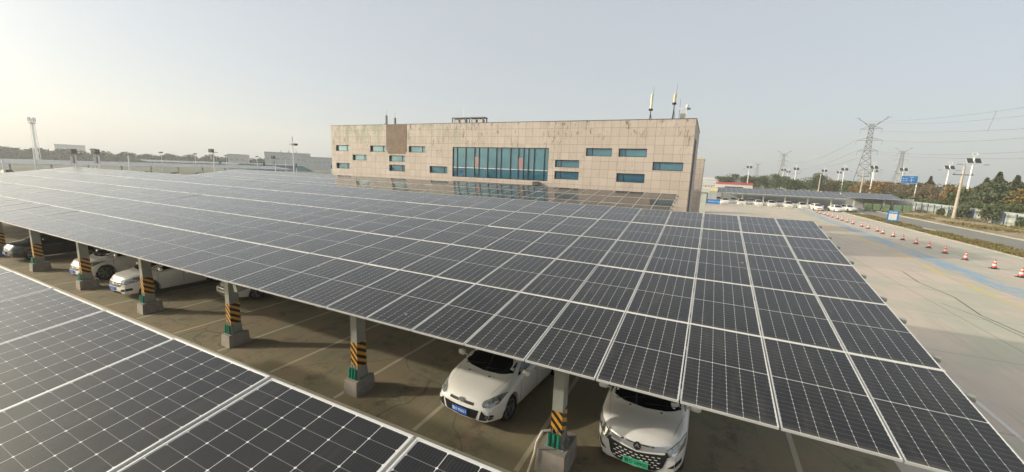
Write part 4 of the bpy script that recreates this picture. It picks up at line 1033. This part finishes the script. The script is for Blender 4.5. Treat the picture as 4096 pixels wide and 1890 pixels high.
# picket fence
t=thing('picket_fence','low white picket fence in front of the far row of cars','fence',(-.4,101,0))
mb=MB(); x=0; 
while x<17.9: mb.box(x-.045,x+.045,-.02,.02,.05,1.12); x+=.26
mb.build('pickets',M['white'],t); MB().box(0,17.9,-.03,.03,.9,.98).build('top_rail',M['white'],t); MB().box(0,17.9,-.03,.03,.15,.23).build('bottom_rail',M['white'],t)
for k in range(8):
    mb=MB(); x=k*2.55; mb.box(x-.05,x+.05,-.05,.05,0,1.15).box(x-.05,x+.05,-.35,.35,0,.06); mb.build('fence_post',M['white'],t)
t=thing('banner','long blue banner board with a white emblem, left end of the picket fence','banner',(-2.2,99.6,0))
b_=MB().box(-1.75,1.75,-.03,.03,.12,1.15).build('banner_face',M['signblue'],t)
mb=MB()
mb.lathe([(.36,-.035),(.36,-.05),(.26,-.05),(.26,-.035)],20,mat=Matrix.Translation((-1.2,0,.64))@Matrix.Rotation(R(90),4,'X')@Matrix.Translation((0,0,.08)))
mb.build('emblem_ring',M['platewhite'],b_); text_mesh('\u7231\u62a4\u73af\u5883\u4eba\u4eba\u6709\u8d23',.33,b_,M['platewhite'],(.45,-.04,.62),(R(90),0,0),'banner_lettering')
MB().box(-1.8,-1.7,-.2,.2,0,1.2).box(1.7,1.8,-.2,.2,0,1.2).build('banner_stand',M['lamppole'],t)
# shed & containers
t=thing('site_container','grey container with a cream top edge left of the far carport','container',(-2.7,103.5,0))
MB().box(-1.9,1.4,0,6,0,3.0).build('container_wall',M['wallgrey'],t); MB().frus(-1.9,1.4,-.02,6.02,3.0,-2.0,1.5,-.1,6.1,3.75).build('roof',M['cream'],t)
t=thing('transformer_stand','small dark green tank on legs beside the gate pier','tank',(-3.9,92,0))
mb=MB(); mb.lathe([(0,2.9),(.5,2.85),(.6,2.6),(.6,1.6),(.5,1.4),(0,1.35)],16); mb.build('tank',M['teal'],t,smooth=40)
for sx in (-.4,.4):
    for sy in (-.4,.4): MB().tube((sx,sy,0),(sx,sy,1.5),.06).build('leg',M['darksteel'],t)
t=thing('shed','white shed with a red roof edge and a dark window band behind the far carport','shed',(5,165,0))
MB().box(-5.8,6.2,0,7,0,4.3).build('wall',M['white'],t); MB().frus(-6.1,6.5,-.4,7.4,4.3,-5.9,6.3,-.2,7.2,4.75).build('roof',M['redroof'],t)
w=MB().box(-2.8,3.2,-.06,-.005,2.1,3.3).build('window',M['stonewindow'],t)
t=thing('greenhouse','long grey greenhouse with pale ribs at the right of the stair tower','greenhouse',(0,260,0))
mb=MB(); n=8
vs=[];
for x in (-14,14):
    for k in range(n+1): a=math.pi*k/n; vs.append((x,6*math.cos(a),0+6.8*math.sin(a)))
mb.add(vs,[(k,k+1,n+2+k,n+1+k) for k in range(n)]+[tuple(range(n+1)),tuple(range(2*n+1,n,-1))]); mb.build('cover',M['bldgrey'],t)
mb=MB()
for z,y in ((2.2,-5.75),(3.6,-5.2),(5.2,-4.1),(6.4,-2.2)): mb.box(-14,14,y-.25,y-.15,z,z+.22)
mb.build('ribs',M['white'],t)
t=thing('panel_wall','dark grey panel wall behind the far right carport','wall',(28,122,0))
MB().box(-2,13,0,.2,0,2.9).build('panels',M['wallgrey'],t)
mb=MB()
for k in range(9): mb.box(-2+k*1.85,-1.9+k*1.85,-.08,-.003,0,2.95)
mb.build('wall_posts',M['bldgrey'],t)
t=thing('panel_wall','grey rear wall closing the shaded back of the long far carport','wall',(12,113,0))
MB().box(-13.5,14,0,.2,0,2.4).build('panels',M['wallgrey'],t)
bn=thing('wheelie_bin','x','bin',(0,0,0),0,'green wheeled bins beside the far carport')
MB().frus(-.5,.5,-.4,.4,.18,-.6,.6,-.5,.5,1.2).build('bin_body',M['bin'],bn); MB().frus(-.63,.63,-.53,.53,1.2,-.5,.5,-.4,.4,1.36).build('lid',M['bin'],bn)
for sx in (-.42,.42):
    for sy in (-.3,.3): MB().lathe([(0,-.04),(.09,-.04),(.09,.04),(0,.04)],12,axis='x',mat=Matrix.Translation((sx,sy,.09))).build('wheel',M['rubber'],bn)
bl=['leftmost green wheeled bin beside the far carport','second green wheeled bin from the left','third green wheeled bin from the left','fourth green wheeled bin, just right of the gap','rightmost green wheeled bin behind the notice board']
for k,x in enumerate((30.3,31.7,33.1,34.9,36.3)):
    if k==0: bn.location=(x,113.5-k*.5,0); bn['label']=bl[0]; bn.scale=(1.0,1.0,1.25)
    else: dup(bn,(x,113.5-k*.6,0),rnd.uniform(-.2,.2),bl[k])
# boundary wall with navy rail
t=thing('boundary_wall','long pale panel wall along the far side of the road','wall',(43.4,80,0))
mb=MB(); y=-60
while y<52: mb.box(0,.15,y+.02,y+2.98,0,2.15); y+=3.
mb.build('wall_panel_row',M['wallpale'],t); MB().box(-.05,.2,-60,52,2.153,2.25).build('coping',M['wallpale'],t)
t=thing('railing','navy blue steel railing with posts in front of the pale wall','railing',(42.9,80,0))
mb=MB(); 
for z in (.5,1.55,1.75): mb.box(-.03,.03,-50,50,z,z+.06)
mb.build('rails',M['navy'],t)
for k in range(34):
    y=-50+k*3.0; mb=MB(); mb.box(-.06,.06,y-.06,y+.06,0,2.05).box(-.25,.0,y-.04,y+.04,1.95,2.05); mb.build('railing_post',M['navy'],t)
# ------------------------------------------------------------------ trees
def foliage(mb,c,rx,rz,n,size,conic=False,seed=0):
    n=int(n*1.5)
    r_=random.Random(seed)
    for k in range(n):
        if conic:
            t=r_.random()**1.35; zz=t; rad=rx*(1-t)*(.80+.25*math.sin(t*26+r_.random()*.8)); a=r_.uniform(0,6.28); rr=rad*math.sqrt(r_.uniform(.15,1))
            p=Vector((c[0]+rr*math.cos(a),c[1]+rr*math.sin(a),c[2]+zz*rz-rr*.10))
        else:
            while True:
                q=Vector((r_.uniform(-1,1),r_.uniform(-1,1),r_.uniform(-1,1)))
                if .25<q.length<1: break
            p=Vector((c[0]+q.x*rx,c[1]+q.y*rx,c[2]+q.z*rz))
        s=size*r_.uniform(.5,1.3); u=Vector((r_.uniform(-1,1),r_.uniform(-1,1),r_.uniform(-.6,.6))).normalized(); w=u.orthogonal().normalized(); w.rotate(Matrix.Rotation(r_.uniform(0,6.28),3,u))
        if conic: w.z*=.4
        a_=u*s; b_=w*s*.55
        mb.add([p-a_,p+b_,p+a_,p-b_],[(0,1,2,3)])
def tree(x,y,h,kind,label,seed,w=None,grp='trees beyond the pale wall'):
    r_=random.Random(seed); nm={'P':'pine_tree','G':'leafy_tree','O':'autumn_tree','B':'brown_tree'}[kind]
    t=thing(nm,label,'tree',(x,y,0),0,grp)
    mb=MB(); mb.tube((0,0,0),(0,0,h*.6),.16*h/8,.07*h/8,8)
    for k in range(6):
        a=r_.uniform(0,6.28); z=h*r_.uniform(.25,.6); l=h*r_.uniform(.15,.28); mb.tube((0,0,z),(l*math.cos(a),l*math.sin(a),z+l*.7),.05,.02,5,cap=False)
    mb.tube((0,0,h*.6),(0,0,h*.95),.06,.02,5); mb.build('trunk',M['bark'],t)
    mb=MB(); mb.norecalc=True
    if kind=='P':
        W_=w or h*.50; foliage(mb,(0,0,h*.03),W_,h*.98,3600,.30,True,seed)
    else:
        W_=w or h*.42
        for k in range(9):
            a=r_.uniform(0,6.28); rr=W_*r_.uniform(.15,.75); zc=h*r_.uniform(.30,.82); sc_=r_.uniform(.55,.95)*(1.1-.5*(zc/h-.3))
            foliage(mb,(rr*math.cos(a),rr*math.sin(a),zc),W_*.52*sc_,h*.17*sc_,210 if kind!='B' else 140,.26,False,seed*13+k)
        foliage(mb,(0,0,h*.55),W_*.8,h*.38,500 if kind!='B' else 260,.24,False,seed+99)
    mb.build('crown',M['lf'+kind],t)
    return t
TL=[([50.0,112.6,9.1],'P','tall dark conifer, highest of the clump at the right edge'),([51.0,118.7,8.0],'P','dark conifer just left of the tallest one at the right edge'),([52.0,111.3,8.5],'P','dark conifer just right of the tallest one at the right edge'),([50.0,102.4,7.0],'O','yellow brown tree cut by the right picture edge'),([50.0,122.4,6.4],'G','low green tree right behind the leaning white lamp pole'),([54.0,134.1,6.9],'O','yellowish tree left of the concrete utility pole'),([54.0,141.0,8.0],'B','brown bushy tree between the road sign and the utility pole'),([52.0,146.7,7.0],'B','thin brown tree a little right of the road sign'),([54.0,151.8,8.6],'P','pointed green conifer just right of the road sign'),([54.0,158.6,7.5],'B','brown tree directly under the road sign'),([54.0,166.8,7.4],'B','brown tree left below the road sign'),([54.0,174.3,7.6],'B','pinkish brown tree next left of the road sign'),([54.0,182.7,7.8],'O','golden tree, third to the left of the road sign'),([54.0,190.1,8.0],'O','golden tree at the foot of the twin panel lamp'),([54.0,200.0,8.4],'O','ochre tree between pylon foot and twin panel lamp'),([54.0,209.9,7.5],'O','olive gold tree touching the right pylon leg'),([52.0,217.6,8.0],'G','green tree left of the pylon legs'),([52.0,229.1,8.4],'G','round green tree below the lamp left of the pylon'),([52.0,241.0,8.0],'O','orange brown tree left of the pylon'),([50.0,249.3,8.6],'O','rusty orange tree right of the big green tree'),([44.0,228.8,11.2],'G','big full green tree over the end of the far carport'),([43.0,239.9,9.6],'G','green tree leaning on the left of the big green one'),([42.0,253.1,9.],'G','paler green tree second left of the big green one'),([38.0,256.4,8.3],'G','low green tree near the thin utility poles'),
([30.0,212.0,7.5],'G','grey green tree right of the round dark tree'),([25.9,222.6,10.],'G','round dark grey green tree behind the far carport'),([22.4,229.0,9.2],'G','round tree joined to the left of the dark grey green one'),([18.4,243.4,9.2],'G','hazy grey tree between the two pairs of lamp posts'),([14.5,243.8,8.2],'G','small hazy tree behind the red roofed shed'),([8.0,254.3,9.8],'G','hazy tree right of the greenhouse'),([3.8,254.4,8.2],'G','hazy shrubby tree touching the greenhouse end')]
for k,((x,y,h),kd,l) in enumerate(TL): tree(x,y,h*1.04,kd,l,k+3,w=(h*.78 if k<3 else None) if kd=='P' else h*.58)
def shrub(x,y,w,h,label,seed,mat='lfS',grp='shrubs behind the pale wall'):
    t=thing('shrub',label,'shrub',(x,y,0),0,grp)
    mb=MB(); r_=random.Random(seed)
    for k in range(7): mb.tube((0,0,0),(r_.uniform(-.5,.5)*w,r_.uniform(-.5,.5)*w,h*r_.uniform(.5,.9)),.05,.02,5,cap=False)
    mb.build('stems',M['bark'],t)
    mb=MB(); mb.norecalc=True
    for k in range(6):
        a=r_.uniform(0,6.28); rr=w*.6*r_.random(); foliage(mb,(rr*math.cos(a),rr*math.sin(a),h*r_.uniform(.35,.62)),w*.55,h*.36,150,.20,False,seed*7+k)
    mb.build('crown',M[mat],t)
for k in range(20):
    y=92+k*4.6+rnd.uniform(-.8,.8)
    shrub(47+rnd.uniform(-.6,1.2),y,2.4,3.6+rnd.uniform(-.6,1.0),'%s dark green shrub behind the pale wall, counted from the right'%ordn[k],k+50)
for k,(x,y,h,l) in enumerate(((41.6,103.5,3.2,'small conifer like shrub against the wall left of the utility pole'),(41.8,95.0,3.8,'bushy conifer shrub in front of the wall right of the utility pole'),(41.9,87.0,1.9,'small sapling in front of the wall near the right edge'),(41.8,83.3,2.2,'leafy weed shrub in front of the wall at the right edge'),(41.7,110.5,1.8,'low shrub in front of the wall at the railing start'))):
    shrub(x,y,.8 if h<3 else 1.5,h,l,k+90,'lfP','shrubs in front of the pale wall')
# far tree line and left background
mb=MB(); mb.norecalc=True; r_=random.Random(5)
pts=[(-430,-40),(-418,40),(-414,82),(-406,114),(-393,151),(-376,188),(-362,214),(-350,240),(-335,262),(-310,300)]
for (x0,y0),(x1,y1) in zip(pts,pts[1:]):
    n=14
    for k in range(n):
        t=k/n; x=x0+(x1-x0)*t-25; y=y0+(y1-y0)*t+10; h=7.2+1.6*math.sin(k*1.3+x0)+r_.uniform(-.5,.6)
        foliage(mb,(x,y,h*.5),5.5,h*.52,230,1.0,False,k*31+int(x))
o=mb.build('treeline',M['lfD']); tag(o,'hazy grey green tree line along the left horizon','tree line',kind='stuff')
mb=MB(); mb.norecalc=True
for k in range(120):
    x=r_.uniform(-900,700); y=r_.uniform(420,560)+abs(x)*.1; h=r_.uniform(6,10); foliage(mb,(x,y,h*.5),9,h*.5,90,1.7,False,k)
for k in range(60):
    y=r_.uniform(140,500); x=90+y*.35+r_.uniform(0,80); h=r_.uniform(5,8); foliage(mb,(x,y,h*.5),7,h*.5,130,1.1,False,k+500)
o=mb.build('far_woods',M['lfD']); tag(o,'low hazy woods on the horizon beyond the roads','woods',kind='stuff')
mb=MB(); mb.norecalc=True
for k in range(260):
    x=r_.uniform(-4,40); y=r_.uniform(136,230); h=r_.uniform(.8,2.2); foliage(mb,(x,y,h*.5),2.6,h*.6,26,.5,False,k+900)
o=mb.build('scrub',M['lfS']); tag(o,'yellow green scrub field behind the far carport','scrub',kind='stuff')
# telecom tower far left
t=thing('telecom_tower','tall pale telecom lattice tower at the left horizon','tower',(-294,67.5,0),R(12))
mb=MB()
for a,b in [(k*3.3,(k+1)*3.3) for k in range(6)]:
    wa,wb=.9-a*.02,.9-b*.02; ca=[(-wa,-wa),(wa,-wa),(wa,wa),(-wa,wa)]; cb=[(-wb,-wb),(wb,-wb),(wb,wb),(-wb,wb)]
    for i in range(4):
        j=(i+1)%4; mb.tube((*ca[i],a),(*cb[i],b),.10,.10,4,cap=False); mb.tube((*ca[i],a),(*cb[j],b),.05,.05,4,cap=False); mb.tube((*cb[i],b),(*cb[j],b),.05,.05,4,cap=False)
mb.build('lattice_body',M['lamppole'],t); MB().tube((0,0,0),(0,0,21.5),.28,.22,10).build('central_duct',M['lamppole'],t)
MB().lathe([(1.3,19.3),(1.3,19.5),(0,19.5)],14).build('platform',M['lattice'],t)
for k in range(6):
    a=k*1.05; MB().box(1.1*math.cos(a)-.15,1.1*math.cos(a)+.15,1.1*math.sin(a)-.15,1.1*math.sin(a)+.15,20,22.).build('antenna_panel',M['bldgrey'],t)
# far buildings left
for (x,y,rz,w,d,h,l) in ((-352,236,R(52),36,16,13.6,'large hazy grey block left of the tan building'),(-372,204,R(50),14,10,10.2,'smaller hazy grey block at the left of the large one'),(-334,256,R(48),30,14,10.8,'low hazy grey block ending behind the tan building'),(-676,190,R(75),24,20,15.2,'faint hazy block on the left horizon')):
    t=thing('distant_building',l,'building',(x,y,0),rz)
    MB().box(-w/2,w/2,-d/2,d/2,0,h).build('wall',M['bldgrey'],t); MB().box(-w/2-.3,w/2+.3,-d/2-.3,d/2+.3,h,h+.5).build('roof_edge',M['wallgrey'],t)
    mb=MB(); 
    for k in range(int(w/4)): mb.box(-w/2+1.4+k*4,-w/2+3.4+k*4,-d/2-.06,-d/2-.003,h*.55,h*.55+1.4)
    mb.build('window_row',M['wallgrey'],t)
    if w>30:
        for k in range(3): MB().frus(-6+k*6,-5+k*6,-.5,.5,h+.5,-5.6+k*6,-5.4+k*6,-.1,.1,h+3.2).build('roof_spike',M['bldgrey'],t)
t=thing('hoarding','long blue and teal site hoarding left of the tan building','hoarding',(-258,158,0),R(65))
MB().box(-9,15,0,.3,0,3.6).build('blue_boards',M['hoardblue'],t); MB().frus(-22,-9.02,0,.3,0,-16,-9.02,0,.3,3.9).build('teal_end',M['teal'],t); MB().frus(15.02,26,0,.3,0,15.02,19,0,.3,3.5).build('teal_end',M['teal'],t)
# lot lamp posts beyond the roof of A
def lot_post(x,y,h,label,box=True):
    t=thing('lot_lamp_post',label,'lamp post',(x,y,0),R(20),'lamp posts in the far left lot')
    MB().tube((0,0,0),(0,0,h),.11,.08,8).build('pole',M['lamppole'],t)
    if box:
        MB().box(-.75,.75,-.2,.2,h-.1,h+.0).box(-.7,-.1,-.3,.3,h,h+.55).build('lamp_panel',M['lattice'],t)
        MB().box(-.6,-.2,-.15,.15,h-1.3,h-.4).build('control_box',M['wallgrey'],t)
lot_post(-78.5,10.6,4.9,'plain post farthest left beyond the dark panel roof',False)
lot_post(-77.5,12.9,5.7,'second post from the left beyond the dark panel roof',False)
lot_post(-76.,16.0,6.0,'post with equipment boxes above the corner of the dark roof')
lot_post(-75.5,18.,6.1,'post with stacked boxes right of the dark roof corner')
lot_post(-79,22.3,6.0,'thin post left of the roof valley',False)
lot_post(-84,36,7.2,'double post near the valley between the two roofs')
lot_post(-88,50,6.6,'yellowish equipment post above the second roof corner')
t=thing('tall_lot_lamp','tall lamp mast with dark solar heads left of the tan building','lamp post',(-81.1,49.4,0))
MB().tube((0,0,0),(0,0,10.2),.13,.08,8).build('pole',M['lamppole'],t); mb=MB(); mb.tube((0,0,9.4),(0,0,11.2),.05); mb.tube((-1.1,0,9.6),(1.1,0,9.6),.06); mb.build('spar',M['darksteel'],t); MB().box(.1,1.1,-.35,.35,9.35,9.75).build('solar_head',M['black'],t)
for k,(x,y,h) in enumerate(((-240,70,8),(-236,92,8),(-232,104,8),(-228,116,8),(-222,128,8),(-216,140,8),(-190,150,9),(-172,160,9),(-120,120,8),(-108,118,7.6))):
    t=thing('distant_lot_lamp','%s small distant solar lamp from the left over the far lots'%ordn[k],'street lamp',(x,y,0),R(-60),'small distant solar lamps over the far left lots')
    MB().tube((0,0,0),(0,0,h),.12,.09,6).build('pole',M['lamppole'],t); T=Matrix.Translation((0,0,h))@Matrix.Rotation(R(35),4,'X'); MB().box(-1.1,1.1,-.5,.5,0,.08,mat=T).build('solar_head',M['darksteel'],t)
for k,(x,y) in enumerate(((-196,96),(-178,104),(-168,112),(-160,124),(-118,92),(-104,90))):
    t=thing('parking_sign','%s small sign box on a post from the left, far left lots'%ordn[k],'sign',(x,y,0),R(-60),'small sign boxes over the far left lots')
    MB().tube((0,0,0),(0,0,4.2),.09,.09,6).build('post',M['lamppole'],t); MB().box(-.65,.65,-.12,.12,3.6,5.4).build('sign_box',M['teal'] if k%3==0 else M['navy'],t)
